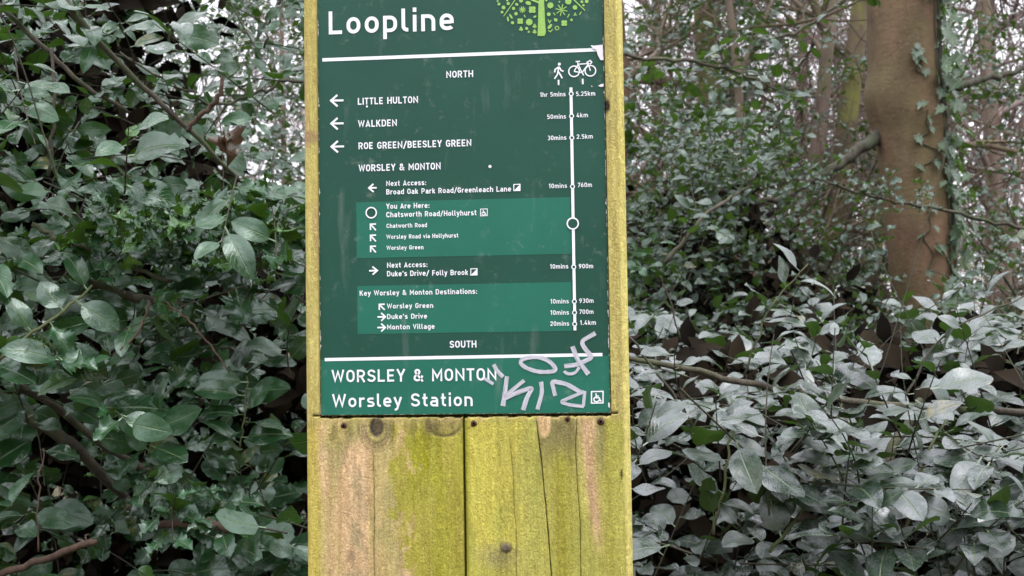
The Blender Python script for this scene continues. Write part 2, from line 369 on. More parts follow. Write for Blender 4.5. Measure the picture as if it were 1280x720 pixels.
# ------------------------------------------------------------------ signpost: two planks
post = empty('signpost', (0, 0, 0), 'weathered two-plank timber signpost carrying a dark green trail board', 'signpost')
S = .166
PT = .66                                             # board height (its top is above the frame)
xL = board(384.6, 620)[0]; xR = board(789.5, 620)[0]; xG0 = board(579.6, 620)[0]; xG1 = board(582.6, 620)[0]
FY = -.004                                           # front of the timber; the board's face is at y = 0
def pxs(pts): return np.array([board(*p) for p in pts])
crack_l = [(pxs([(467, 566), (469, 640), (468, 690), (470, 740)]), .00035)]
crack_r = [(pxs([(670.5, 524), (677, 575), (683, 640), (688, 700), (692, 745)]), .0009),
           (pxs([(721, 522), (719.5, 560), (722, 610), (725, 650)]), .00045),
           (pxs([(637, 546), (642, 595), (643, 640), (645, 655)]), .00022)]
def plank(x0, x1, ch0, ch1, cracks, seed, tint):
    xs = list(np.arange(x0 + max(ch0, .002), x1 - max(ch1, .002), .0016))
    xs = [x0 + q * ch0 for q in (0, .35, .7)] + xs + [x1 - q * ch1 for q in (.7, .35, 0)] + [x1 - ch1]
    for e in (-S - .0012, -S - .0010, S + .0010, S + .0012, -S - .0085, -S - .0083, S + .0083, S + .0085):
        if x0 < e < x1: xs.append(e)
    xs = np.array(sorted(set(np.round(xs, 6))))
    z0 = -ZB - .4
    zs = np.concatenate([np.linspace(z0, -.20, 30), np.arange(-.197, -.004, .0016), [-.0040, -.0037, -.0030, -.0014, -.0009, -.0006, 0.0, .0003],
                         np.arange(.004, PT + .004, .004), [PT + .006, PT + .0062], np.linspace(PT + .02, PT + .30, 12)])
    Xg, Zg = np.meshgrid(xs, zs); Yg = np.full_like(Xg, FY)
    crk = np.zeros_like(Xg)
    # arrises
    if ch0 > 0: Yg += np.clip((x0 + ch0 - Xg), 0, None) * .8
    if ch1 > 0: Yg += np.clip((Xg - (x1 - ch1)), 0, None) * .8
    # weathered grain
    gn = fbm(Xg * 260, Zg * 9 + seed * 3, seed) - .5
    Yg += .0010 * gn + .0022 * (fbm(Xg * 22 + 9, Zg * 7, seed + 7) - .5)
    # rebate for the board, saw kerf under it
    edge_n = .0012 * (fbm(Xg * 190, Xg * 0 + 3.3, seed + 3, 3) - .5)
    inx = np.abs(Xg) < S + .0011
    reb = inx & (Zg > -.0010) & (Zg < PT + .0061)
    ledge = inx & (Zg > -.0037 + edge_n * 2.0) & (Zg <= -.0010)
    kerf = (np.abs(Xg) < S + .0084) & (Zg > -.0014) & (Zg < .0001) & ~inx
    Yg = np.where(reb, .006, Yg); Yg = np.where(ledge, .010, Yg); Yg = np.where(kerf, .006, Yg)
    crk = np.where(ledge | kerf, 1., crk)  # gap under the board and kerf ends get painted-in shade besides their depth
    # splits: columns are pulled onto the split and its two lips, the middle pressed in
    free = np.ones(len(xs), bool); free[:4] = free[-4:] = False
    for (cp, wd_) in cracks:
        zz = cp[::-1, 1]; xc = np.interp(zs, zz, cp[::-1, 0]) + .0012 * (fbm(zs * 60, zs * 0 + seed, seed + 5, 3) - .5)
        act = (zs < cp[0, 1]) & (zs > -.26)
        ci = np.argmin(np.abs(xs[None] - xc[:, None]), 1)
        for r in np.nonzero(act)[0]:
            w_ = wd_ * min(1, (cp[0, 1] - zs[r]) / .02 + .25) * (.7 + .6 * vnoise(np.array([zs[r] * 90]), np.array([1.5]), seed)[0])
            c = ci[r]; Xg[r, c] = xc[r]; Xg[r, c - 1] = min(xc[r] - w_, Xg[r, c - 1]) if xs[c - 1] < xc[r] - w_ else xc[r] - w_
            Xg[r, c + 1] = max(xc[r] + w_, xs[c + 1]) if False else xc[r] + w_
            Xg[r, c - 1] = xc[r] - w_
            Yg[r, c] += .006; crk[r, c] = .8
    col, dy, ck = tint(Xg, Zg); Yg = Yg + np.where(reb | ledge | kerf, 0, dy); crk = np.maximum(crk, ck)
    V = np.stack([Xg, Yg, Zg + ZB], -1).reshape(-1, 3); nx, nz = len(xs), len(zs)
    i, j = np.meshgrid(np.arange(nx - 1), np.arange(nz - 1)); k = (j * nx + i).ravel()
    fr = np.stack([k, k + 1, k + nx + 1, k + nx], -1)
    # sides, back, ends
    b = len(V); B = .095
    lf = np.arange(nz) * nx; rt = lf + nx - 1
    V2 = V[np.concatenate([lf, rt])].copy(); V2[:, 1] = B
    i = np.arange(nz - 1)
    ls = np.stack([lf[i], lf[i + 1], b + i + 1, b + i], -1); rs = np.stack([rt[i], b + nz + i, b + nz + i + 1, rt[i + 1]], -1)
    bk = np.stack([b + i, b + i + 1, b + nz + i + 1, b + nz + i], -1)
    tp = np.concatenate([(nz - 1) * nx + np.arange(nx), [b + 2 * nz - 1, b + nz - 1]])[None]
    C = np.concatenate([col.reshape(-1, 3), col[:, 0], col[:, -1]])
    K = np.concatenate([crk.ravel(), np.zeros(2 * nz)])
    return mesh('plank', np.concatenate([V, V2]), [np.concatenate([fr, ls, rs, bk]), tp], M['wood'], post, True, attrs={'crack': K}, colors=C)

YEL = np.array((.57, .52, .10)); OLV = np.array((.355, .362, .075)); TAN = np.array((.68, .475, .25)); GRY = np.array((.32, .285, .15))
GRN = np.array((.35, .37, .012)); KNT = np.array((.10, .085, .06)); STRIP = np.array((.54, .47, .15)); CHIP = np.array((.70, .50, .25))
def blend(c, m, t): return c + (np.asarray(t) - c) * np.clip(m, 0, 1)[..., None]
def ell(X, Z, px, py, rx, rz, s=3):
    c = board(px, py); return 1 - smooth(1 - 1 / s, 1 + 1 / s, np.hypot((X - c[0]) / (rx / 1083), (Z - c[1]) / (rz / 1083)))
def tint_left(X, Z):
    u = (X - xL) / (xG0 - xL)
    n1 = fbm(X * 55, Z * 9, 21); n2 = fbm(X * 40 + 5, Z * 22, 31); n3 = fbm(X * 150, Z * 16, 41)
    c = np.broadcast_to(TAN, X.shape + (3,)).copy()
    c = blend(c, smooth(.45, .75, n3) * .6, TAN * np.array((1.18, 1.2, 1.25)))
    c = blend(c, smooth(.52, .72, n2) * .6, GRY)
    c = blend(c, smooth(.42, .66, fbm(X * 60, Z * 6, 77)) * .45, OLV)
    c = blend(c, smooth(-.05, .05, u - .62 + .30 * (n1 - .5) + .30 * (fbm(X * 95, Z * 70, 19) - .5) + .22 * (fbm(X * 25 + 4, Z * 30, 29) - .5)) * (.75 + .3 * n3), OLV * np.array((1.05, 1.0, .55)))
    up = smooth(-.015, .0, Z)
    bright = np.exp(-((u - .80) / .13) ** 2) * smooth(-.085, -.05, Z) * (1 - smooth(-.032, -.012, Z)) * smooth(.35, .55, n2 + .1)
    c = blend(c, bright * 1.1, GRN)
    c = blend(c, smooth(-.05, -.015, Z) * smooth(.35, .6, n2) * .55, OLV * .95)
    c = blend(c, smooth(.45, .75, n1) * smooth(.5, .7, u) * .55, YEL * .9)
    c = blend(c, (1 - smooth(.05, .11, u + .05 * (n1 - .5))) * .9, STRIP * np.array((1, .97, .62)))
    c = blend(c, up * .9, STRIP * (.9 + .25 * n3[..., None]))
    c = blend(c, smooth(.62, .75, n1) * up * .5, TAN * .8)
    dy = np.zeros_like(X); ck = np.zeros_like(X)
    # knots
    k1 = ell(X, Z, 471.5, 534, 9, 12.5, 6); k1o = ell(X, Z, 471, 535.5, 18, 20, 2.2)
    c = blend(c, k1o * .55, GRY * .75); c = blend(c, ell(X, Z, 472, 535, 12.5, 15.5, 8) * .9, STRIP * 1.05); c = blend(c, k1, KNT * (.75 + .6 * n3[..., None]))
    dy += .0012 * k1 - .0008 * k1o * (1 - k1)
    k2 = ell(X, Z, 554, 531, 24, 12, 2.0)
    c = blend(c, k2 * .65, GRY * np.array((1, .9, .7))); ring = ell(X, Z, 556, 529, 22, 17, 8) - ell(X, Z, 556, 528, 20, 15, 8)
    c = blend(c, np.clip(ring, 0, 1) * .8, KNT); dy += .0012 * np.clip(ring, 0, 1)
    c = blend(c, ell(X, Z, 441, 695, 6, 9, 1.3) * .5, KNT)
    c = blend(c, ell(X, Z, 388, 172, 14, 8, 1.5) * .6, np.array((.30, .17, .12)))
    topb = np.exp(-((Z + .004) / .022) ** 2) * (1 - up)
    c = blend(c, topb * smooth(.42, .62, fbm(X * 120, Z * 40, 97)) * .7, np.array((.14, .115, .05)))
    rr = np.hypot((X - board(471.5, 534)[0]) / .0085, (Z - board(471.5, 534)[1]) / .0118) + .25 * (fbm(X * 200, Z * 200, 98) - .5)
    c = blend(c, (np.sin(rr * 14) > .2) * (rr < 2.6) * (rr > 1.05) * .35 * (1 - up), KNT)
    c = blend(c, (np.sin(rr * 20) > .3) * (rr < .9) * .5, KNT * .35)
    # frayed pale lip along the saw cut
    lip = smooth(-.0085, -.0042, Z + .004 * (fbm(X * 160, Z * 0, 8) - .5)) * (1 - up)
    c = blend(c, lip * smooth(.45, .6, n3) * .7, CHIP * .9); c = blend(c, lip * smooth(.5, .6, n1) * .6, GRY * .5)
    return c, dy, ck
def tint_right(X, Z):
    u = (X - xG1) / (xR - xG1)
    n1 = fbm(X * 50 + 3, Z * 14, 51); n2 = fbm(X * 45, Z * 28, 61); n3 = fbm(X * 160, Z * 20, 71)
    c = np.broadcast_to(YEL, X.shape + (3,)).copy()
    c = blend(c, smooth(.4, .7, n2) * .45, YEL * np.array((1.12, 1.14, 1.0)))
    c = blend(c, smooth(.16, .4, u + .35 * (n1 - .5)) * .55, OLV * np.array((1.2, 1.15, 1.6)))
    c = blend(c, smooth(.5, .68, n1) * .5, OLV)
    c = blend(c, smooth(.44, .50, u) * smooth(-.03, 0, Z - .04 * (u - .42)) * (.85), GRY * .85)
    c = blend(c, smooth(.44, .47, u) * (1 - smooth(.65, .72, u)) * smooth(-.09, -.015, Z) * smooth(.3, .6, n2 + .1) * .85, np.array((.20, .17, .075)))
    c = blend(c, np.exp(-((u - .58) / .06) ** 2) * (1 - smooth(-.06, -.03, Z)) * .7, np.array((.31, .30, .03)))
    st = .745 + .06 * (-Z / .19)
    c = blend(c, np.exp(-((u - st - .05 * (n1 - .5)) / (.05 - .02 * np.clip(-Z / .19, 0, 1))) ** 2) * (1 - smooth(.0, .01, Z)) * (1 - smooth(.12, .17, -Z)), TAN * np.array((.92, .9, .95)))
    c = blend(c, np.exp(-((u - .87) / .05) ** 2) * .6, np.array((.33, .315, .05)))
    up = smooth(-.012, .0, Z)
    c = blend(c, up * .95, STRIP * (.85 + .35 * n2[..., None]) * (.85 + .3 * n3[..., None]))
    c = blend(c, smooth(.955, .962, u) * .95, np.array((.68, .61, .19)) * (.9 + .2 * n3[..., None]))
    c = blend(c, up * smooth(.55, .7, n3) * (1 - smooth(.95, .96, u)) * .35, GRY * .7)
    dy = np.zeros_like(X); ck = np.zeros_like(X)
    ch = ell(X, Z, 680, 528, 8.5, 17, 7); c = blend(c, ch * (np.abs(X - board(680, 528)[0]) < .009), CHIP * (.9 + .2 * n3[..., None]))
    dy += .0012 * ch
    c = blend(c, ell(X, Z, 740, 536, 6, 14, 2) * .8, TAN * 1.1)
    c = blend(c, ell(X, Z, 750, 545, 6, 40, 1.2) * .6, GRY * .7)
    k = ell(X, Z, 633, 683, 5.5, 5, 4); c = blend(c, ell(X, Z, 623, 694, 24, 14, 1.2) * .6, GRY * .85); c = blend(c, k, KNT * 1.8); dy -= .003 * k
    kr = np.clip(ell(X, Z, 633, 683, 7.5, 7, 5) - k, 0, 1); c = blend(c, kr * .7, KNT * .7)
    c = blend(c, (1 - smooth(.0, .035, u)) * .75, GRN * .55)
    c = blend(c, ell(X, Z, 758, 133, 4.5, 9, 4) * 1., np.array((.035, .02, .015)))
    c = blend(c, ell(X, Z, 777, 592, 1.5, 6, 3), KNT * .3)
    lip = smooth(-.0085, -.0042, Z + .004 * (fbm(X * 160, Z * 0, 18) - .5)) * (1 - up)
    c = blend(c, lip * smooth(.45, .6, n3) * .8, CHIP)
    return c, dy, ck
plank(xL, xG0, .004, .0012, crack_l, 11, tint_left)
plank(xG1, xR, .0015, .0085, crack_r, 12, tint_right)
# nails driven along the foot of the board
def nail(px, py, r):
    x, z = board(px, py); a = Acc(); nn = 12; ang = np.arange(nn) * 2 * math.pi / nn
    V = []; 
    for rr, yy in ((1.0, .0045), (1.0, -.0006), (.82, -.0016), (.4, -.0019)):
        w_ = 1 + .08 * np.sin(ang * 3 + px)
        V.append(np.stack([x + r * rr * w_ * np.cos(ang), np.full(nn, FY + yy), ZB + z + r * rr * w_ * np.sin(ang)], -1))
    V = np.concatenate(V); k = np.arange(3)[:, None] * nn; j = np.arange(nn)[None]
    q = np.stack([k + j, k + nn + j, k + nn + (j + 1) % nn, k + (j + 1) % nn], -1).reshape(-1, 4)
    a.add(V, [q, (np.arange(nn) + 3 * nn)[None]]); return a.build('nail', M['rust'], post)
for p in ((431, 531.5, .0037), (592.8, 529, .0037), (709.5, 523.5, .0032), (750.8, 526.5, .0041)): nail(*p)

# ------------------------------------------------------------------ the board and what is printed on it
def box(name, x0, x1, y0, y1, z0, z1, mat, parent, bev=0):
    V = np.array([(x, y, z) for z in (z0, z1) for y in (y0, y1) for x in (x0, x1)])
    Fq = np.array([(0, 1, 5, 4), (1, 3, 7, 5), (3, 2, 6, 7), (2, 0, 4, 6), (4, 5, 7, 6), (0, 2, 3, 1)])
    return mesh(name, V, Fq, mat, parent, smooth=False)
sp_loc = (0, 0, ZB)
V = np.array([(x, y, ZB + z) for z in (0, PT) for y in (0, .0035) for x in (-S, S)])
Fq = np.array([(0, 1, 5, 4), (1, 3, 7, 5), (3, 2, 6, 7), (2, 0, 4, 6), (4, 5, 7, 6), (0, 2, 3, 1)])
panel = mesh('sign_panel', V - np.array(sp_loc), Fq, M['sign'], None, smooth=False)
panel.location = sp_loc; panel.parent = post; panel['label'] = 'dark green trail board with white lettering'

def fillet(P, R_, closed, seg=5):
    out = []; n_ = len(P)
    for i in range(n_):
        p = P[i]; r = R_[i]
        if r <= 0 or (not closed and i in (0, n_ - 1)): out.append(p); continue
        a, b = P[i - 1], P[(i + 1) % n_]
        da, db = np.linalg.norm(a - p), np.linalg.norm(b - p)
        ra = min(r, da / 2 if closed or i - 1 > 0 else da); rb = min(r, db / 2 if closed or i + 1 < n_ - 1 else db)
        s_, e_ = p + (a - p) / da * ra, p + (b - p) / db * rb
        for t in np.linspace(0, 1, seg + 1):
            # a corner arc, kept slightly fuller than a parabola
            q = (1 - t) ** 2 * s_ + 2 * t * (1 - t) * p + t * t * e_
            w_ = .72; q2 = ((1 - t) ** 2 * s_ + 2 * w_ * t * (1 - t) * p + t * t * e_) / ((1 - t) ** 2 + 2 * w_ * t * (1 - t) + t * t)
            out.append(q2)
    o2 = [out[0]]
    for q in out[1:]:
        if np.linalg.norm(q - o2[-1]) > 1e-7: o2.append(q)
    if closed and np.linalg.norm(o2[0] - o2[-1]) < 1e-7: o2.pop()
    return np.array(o2)
def ribbon(P, w, closed=False):
    """stroke a 2-D path; returns verts (2n,2), quads"""
    P = np.asarray(P, float); n_ = len(P); w = np.broadcast_to(np.asarray(w, float), (n_,))
    d = np.roll(P, -1, 0) - P
    if not closed: d[-1] = d[-2]
    d /= np.linalg.norm(d, axis=1)[:, None] + 1e-12
    dp = np.roll(d, 1, 0)
    if not closed: dp[0] = d[0]
    nm = np.stack([-(d + dp)[:, 1], (d + dp)[:, 0]], -1); L_ = np.linalg.norm(nm, axis=1)[:, None]; nm /= L_ + 1e-9
    cs = np.clip((nm * np.stack([-d[:, 1], d[:, 0]], -1)).sum(1), .45, 1)
    o = nm * (w / 2 / cs)[:, None]
    V = np.concatenate([P + o, P - o]); i = np.arange(n_ if closed else n_ - 1); j = (i + 1) % n_
    return V, np.stack([i, n_ + i, n_ + j, j], -1)
# ---- single-line lettering: cap height 1, points (x, y[, corner radius]); a leading 'c' closes the path
b_, t_, x_, m_ = .09, .91, .64, .50
def gl(adv, *st): return adv, st
G = {
 ' ': gl(.34), '.': gl(.22, [(.11, .0), (.11, .18)]), ':': gl(.22, [(.11, .0), (.11, .18)], [(.11, .46), (.11, .64)]), "'": gl(.20, [(.10, .98), (.10, .68)]),
 '/': gl(.50, [(.03, -.1), (.46, 1.03)]),
 'A': gl(.72, [(.07, 0), (.36, .90), (.65, 0)], [(.18, .25), (.54, .25)]),
 'B': gl(.66, ['c', (.09, b_), (.57, b_, .22), (.57, m_, .2), (.09, m_)], [(.09, m_), (.09, t_), (.53, t_, .2), (.53, m_ + .005, .2), (.3, m_ + .005)]),
 'C': gl(.66, [(.57, .70), (.57, t_, .28), (.09, t_, .28), (.09, b_, .28), (.57, b_, .28), (.57, .30)]),
 'D': gl(.68, ['c', (.09, b_), (.59, b_, .3), (.59, t_, .3), (.09, t_)]),
 'E': gl(.60, [(.55, b_), (.09, b_), (.09, t_), (.55, t_)], [(.09, m_), (.50, m_)]),
 'F': gl(.58, [(.09, 0), (.09, t_), (.55, t_)], [(.09, m_ - .02), (.50, m_ - .02)]),
 'G': gl(.68, [(.58, .70), (.58, t_, .28), (.09, t_, .28), (.09, b_, .28), (.58, b_, .28), (.58, .46), (.34, .46)]),
 'H': gl(.70, [(.09, 0), (.09, 1)], [(.61, 0), (.61, 1)], [(.09, m_), (.61, m_)]),
 'I': gl(.18, [(.09, 0), (.09, 1)]),
 'K': gl(.68, [(.09, 0), (.09, 1)], [(.58, 1.0), (.10, .36)], [(.28, .58), (.60, 0)]),
 'L': gl(.58, [(.09, 1), (.09, b_), (.56, b_)]),
 'M': gl(.82, [(.09, 0), (.09, .90), (.41, .32), (.73, .90), (.73, 0)]),
 'N': gl(.72, [(.09, 0), (.09, .88), (.63, .12), (.63, 1)]),
 'O': gl(.68, ['c', (.09, b_, .3), (.59, b_, .3), (.59, t_, .3), (.09, t_, .3)]),
 'P': gl(.66, [(.09, 0), (.09, t_), (.57, t_, .24), (.57, .43, .24), (.09, .43)]),
 'R': gl(.68, [(.09, 0), (.09, t_), (.57, t_, .24), (.57, .45, .24), (.09, .45)], [(.34, .45), (.60, 0)]),
 'S': gl(.64, [(.55, .74), (.55, t_, .24), (.09, t_, .22), (.09, .53, .22), (.56, .47, .22), (.56, b_, .24), (.07, b_, .24), (.07, .26)]),
 'T': gl(.60, [(.30, 0), (.30, t_)], [(.0, t_), (.60, t_)]),
 'U': gl(.68, [(.09, 1), (.09, b_, .28), (.59, b_, .28), (.59, 1)]),
 'V': gl(.66, [(.05, 1), (.33, .12), (.61, 1)]),
 'W': gl(.98, [(.06, 1), (.27, .12), (.49, .86), (.71, .12), (.92, 1)]),
 'Y': gl(.66, [(.05, 1), (.33, .44), (.61, 1)], [(.33, .46), (.33, 0)]),
 'a': gl(.58, [(.10, x_), (.49, x_, .18), (.49, 0)], ['c', (.49, b_), (.08, b_, .15), (.08, .39, .15), (.49, .39)]),
 'b': gl(.60, [(.09, 1), (.09, b_)], ['c', (.09, b_), (.51, b_, .22), (.51, x_, .22), (.09, x_)]),
 'c': gl(.54, [(.47, .52), (.47, x_, .2), (.09, x_, .22), (.09, b_, .22), (.47, b_, .2), (.47, .21)]),
 'd': gl(.60, [(.51, 1), (.51, 0)], ['c', (.51, b_), (.09, b_, .22), (.09, x_, .22), (.51, x_)]),
 'e': gl(.60, [(.12, .36), (.47, .36)], [(.51, .30), (.51, x_, .22), (.09, x_, .22), (.09, b_, .22), (.47, b_, .15), (.50, .15)]),
 'f': gl(.40, [(.17, 0), (.17, t_, .18), (.38, t_)], [(.02, x_), (.36, x_)]),
 'g': gl(.60, [(.51, .72), (.51, -.20, .2), (.12, -.20)], ['c', (.51, b_), (.09, b_, .22), (.09, x_, .22), (.51, x_)]),
 'h': gl(.60, [(.09, 1), (.09, 0)], [(.09, x_), (.51, x_, .22), (.51, 0)]),
 'i': gl(.20, [(.10, 0), (.10, .72)], [(.10, .84), (.10, 1.03)]),
 'k': gl(.56, [(.09, 1), (.09, 0)], [(.46, .72), (.10, .27)], [(.24, .42), (.49, 0)]),
 'l': gl(.30, [(.09, 1), (.09, b_, .16), (.29, b_)]),
 'm': gl(.94, [(.09, .72), (.09, 0)], [(.09, x_), (.47, x_, .2), (.47, 0)], [(.47, x_), (.85, x_, .2), (.85, 0)]),
 'n': gl(.60, [(.09, .72), (.09, 0)], [(.09, x_), (.51, x_, .22), (.51, 0)]),
 'o': gl(.60, ['c', (.09, b_, .24), (.51, b_, .24), (.51, x_, .24), (.09, x_, .24)]),
 'p': gl(.60, [(.09, .72), (.09, -.28)], ['c', (.09, b_), (.51, b_, .22), (.51, x_, .22), (.09, x_)]),
 'r': gl(.42, [(.09, .72), (.09, 0)], [(.09, .50), (.16, x_, .12), (.41, x_)]),
 's': gl(.54, [(.47, x_), (.09, x_, .15), (.09, .40, .15), (.47, .34, .15), (.47, b_, .15), (.05, b_)]),
 't': gl(.40, [(.17, .96), (.17, b_, .16), (.38, b_)], [(.02, x_), (.37, x_)]),
 'u': gl(.60, [(.09, .72), (.09, b_, .22), (.51, b_)], [(.51, .72), (.51, 0)]),
 'v': gl(.54, [(.05, .73), (.27, .11), (.49, .73)]),
 'w': gl(.80, [(.05, .73), (.22, .11), (.40, .60), (.58, .11), (.75, .73)]),
 'x': gl(.56, [(.06, .73), (.50, 0)], [(.50, .73), (.06, 0)]),
 'y': gl(.56, [(.05, .73), (.29, .08)], [(.51, .73), (.24, -.12), (.17, -.2, .08), (.06, -.2)]),
 '0': gl(.62, ['c', (.09, b_, .27), (.53, b_, .27), (.53, t_, .27), (.09, t_, .27)]),
 '1': gl(.42, [(.05, .76), (.28, .94), (.28, 0)]),
 '2': gl(.60, [(.09, .72), (.09, t_, .24), (.51, t_, .24), (.51, .56, .2), (.10, b_), (.55, b_)]),
 '3': gl(.60, [(.08, t_), (.50, t_, .2), (.50, m_, .2), (.25, m_)], [(.25, m_), (.52, m_, .2), (.52, b_, .22), (.07, b_)]),
 '4': gl(.64, [(.36, 1), (.09, .26), (.60, .26)], [(.45, .5), (.45, 0)]),
 '5': gl(.60, [(.52, t_), (.12, t_), (.12, .56), (.52, .56, .22), (.52, b_, .22), (.07, b_)]),
 '6': gl(.62, [(.42, 1), (.09, .5, .2), (.09, .3)], ['c', (.09, b_, .24), (.53, b_, .24), (.53, .56, .24), (.09, .56, .24)]),
 '7': gl(.58, [(.05, t_), (.52, t_), (.22, 0)]),
 '9': gl(.62, [(.20, 0), (.53, .5, .2), (.53, .7)], ['c', (.09, .44, .24), (.53, .44, .24), (.53, t_, .24), (.09, t_, .24)]),
 '&': gl(.78, [(.72, 0), (.16, .72), (.16, t_, .16), (.46, t_, .16), (.46, .62, .14), (.09, .42, .14), (.09, b_, .2), (.50, b_, .2), (.70, .46)]),
}
def text_shapes(txt, w, track):
    x = 0; out = []
    for ch in txt:
        adv, st = G[ch]
        for s_ in st:
            cl = s_[0] == 'c'; pts = s_[1:] if cl else s_
            P = np.array([(p[0] + x, p[1]) for p in pts]); R_ = [p[2] if len(p) > 2 else 0 for p in pts]
            out.append((fillet(P, R_, cl), cl))
        x += adv + track
    return out, x - track
LAY = {'n': 0}
def lift(base=.0006):
    LAY['n'] = (LAY['n'] + 1) % 7; return -(base + .00005 * LAY['n'])
def to3(V2, y): return np.stack([V2[:, 0], np.full(len(V2), y), V2[:, 1] + ZB], -1)
def lettering(txt, x0, yb, x1, cap, w=.17, track=.15):
    p0 = board(x0, yb); p1 = board(x1, yb); h = cap / 1083 * (1 if True else 1)
    sh, W = text_shapes(txt, w, track); sx = (p1[0] - p0[0]) / W
    a = Acc()
    for P, cl in sh:
        # strokes keep one weight whatever the set width
        V, q = ribbon(P * np.array((sx, h)), w * h, cl); a.add(to3(V + p0, lift()), [q])
    o = a.build('lettering', M['white'], panel, smooth=False); o['label'] = 'white lettering reading ' + txt; return o
TXT = [('Loopline', 410.7, 43.6, 568, 29.6, .155), ('NORTH', 558, 97.6, 591.6, 8.7, .17), ('LITTLE HULTON', 447.5, 131.2, 522.7, 8.7, .17),
 ('WALKDEN', 447.9, 159.2, 496.3, 8.7, .17), ('ROE GREEN/BEESLEY GREEN', 448.3, 186.8, 589.3, 8.7, .17), ('WORSLEY & MONTON', 448.6, 214.6, 551, 8.7, .17),
 ('Next Access:', 483, 232.7, 532.8, 6.6, .17), ('Broad Oak Park Road/Greenleach Lane', 483, 243.3, 639, 6.7, .17),
 ('You Are Here:', 483, 261.2, 537, 6.6, .17), ('Chatsworth Road/Hollyhurst', 483, 271.8, 595.8, 6.7, .17),
 ('Chatworth Road', 483.3, 285.1, 533.8, 5.4, .17), ('Worsley Road via Hollyhurst', 483.3, 298.9, 573, 5.4, .17), ('Worsley Green', 483.5, 312.6, 529.5, 5.4, .17),
 ('Next Access:', 484, 334.8, 534.5, 6.6, .17), ("Duke's Drive/ Folly Brook", 484, 345.6, 585.3, 6.7, .17),
 ('Key Worsley & Monton Destinations:', 449.8, 369.8, 596.5, 6.5, .17), ('Worsley Green', 484, 385.8, 541.6, 6.3, .17), ("Duke's Drive", 484, 398.9, 534, 6.3, .17),
 ('Monton Village', 484, 411.9, 543.4, 6.3, .17), ('SOUTH', 562.3, 434.8, 595.7, 8.7, .17),
 ('WORSLEY & MONTON', 414.8, 478, 621, 15.6, .155), ('Worsley Station', 415.5, 509.3, 591.3, 16.6, .155),
 ('1hr 5mins', 675, 121.4, 707, 5.6, .16), ('50mins', 684, 149, 707.5, 5.6, .16), ('30mins', 684.6, 175.4, 708, 5.6, .16), ('10mins', 686, 235.4, 708.8, 5.6, .16),
 ('10mins', 687.5, 336, 710.4, 5.6, .16), ('10mins', 688, 379.6, 711, 5.6, .16), ('10mins', 688, 393.6, 711.2, 5.6, .16), ('20mins', 688, 407.4, 711.4, 5.6, .16),
 ('5.25km', 720, 120.3, 744, 5.6, .16), ('4km', 720.7, 147, 735, 5.6, .16), ('2.5km', 720.8, 173.8, 741, 5.6, .16), ('760m', 722, 234.2, 740, 5.6, .16),
 ('900m', 723.5, 335.6, 741.5, 5.6, .16), ('930m', 724, 378.8, 742, 5.6, .16), ('700m', 724, 392.6, 742, 5.6, .16), ('1.4km', 725, 406.2, 745, 5.6, .16)]
for t in TXT: lettering(*t)
def strokes(name, paths, wpx, mat=None, label=None, base=.0006, parent=None):
    a = Acc()
    for P in paths:
        cl = P[0] == 'c'; P = P[1:] if cl else P
        q2 = pxs(P) if not isinstance(P, np.ndarray) else P
        w_ = np.asarray(wpx) / 1083
        V, q = ribbon(q2, w_, cl); a.add(to3(V, lift(base)), [q])
    o = a.build(name, mat or M['white'], parent or panel, smooth=False)
    if label: o['label'] = label
    return o
def poly(name, px, mat, y, label=None):
    V = to3(np.array(px), y); o = mesh(name, V, np.arange(len(V))[None], mat, panel, smooth=False)
    if label: o['label'] = label
    return o
def circ(px, py, r, n_=24): 
    c = board(px, py); a = np.arange(n_) * 2 * math.pi / n_; r = r / 1083
    return np.stack([c[0] + r * np.cos(a), c[1] + r * np.sin(a)], -1)
def rect(pts):
    q = pxs(pts); x0, x1, z0, z1 = q[:, 0].min(), q[:, 0].max(), q[:, 1].min(), q[:, 1].max()
    return [(x0, z0), (x1, z0), (x1, z1), (x0, z1)]
def rect2(tl, br):
    a, c = board(*tl), board(*br); return [(a[0], c[1]), (c[0], c[1]), (c[0], a[1]), (a[0], a[1])]
poly('highlight_panel', rect2((445.3, 253), (714, 317.3)), M['sign_light'], -.0002, 'mid green panel behind the You Are Here lines')
poly('highlight_panel', rect2((446.6, 357.6), (715.3, 413.6)), M['sign_light'], -.0002, 'mid green panel behind the key destinations')
zl = board(406, 449.5)[1]
poly('destination_strip', [(-S + .0004, .0004), (S - .0004, .0004), (S - .0004, zl), (-S + .0004, zl)], M['sign_light'], -.0002, 'mid green strip along the foot of the board')
strokes('rule_line', [[(403, 75), (752, 62)]], 4.3, base=.0003); strokes('rule_line', [[(406, 449.5), (753, 443.2)]], 4.0, base=.0003)
for y, d in ((125.9, 0), (154.6, .2), (183.4, .6)):
    strokes('arrow', [[(429.6 + d, y - .3), (413.6 + d, y)], [(421.9 + d, y - 7), (414 + d, y), (422.1 + d, y + 7.2)]], 2.5)
strokes('arrow', [[(471, 234.8), (461.2, 235)], [(467, 230), (461.2, 235.1), (467.2, 240)]], 2.0)
strokes('arrow', [[(461.6, 338.5), (471.6, 338.2)], [(465.8, 333.5), (471.8, 338.2), (466, 343.2)]], 2.0)
for x, y in ((463.2, 280.3), (463.3, 294.2), (463.4, 308)):
    strokes('arrow', [[(470, y + 7.6), (x, y)], [(470.2, y - .2), (x, y), (x + .1, y + 7.3)]], 1.8)
strokes('arrow', [[(481, 387.3), (474.2, 380.6)], [(481, 380.3), (474.2, 380.5), (474.3, 387.5)]], 1.8)
for y in (396, 409.3): strokes('arrow', [[(472, y + .2), (481.6, y)], [(476.6, y - 4.8), (481.8, y), (476.8, y + 5)]], 1.9)
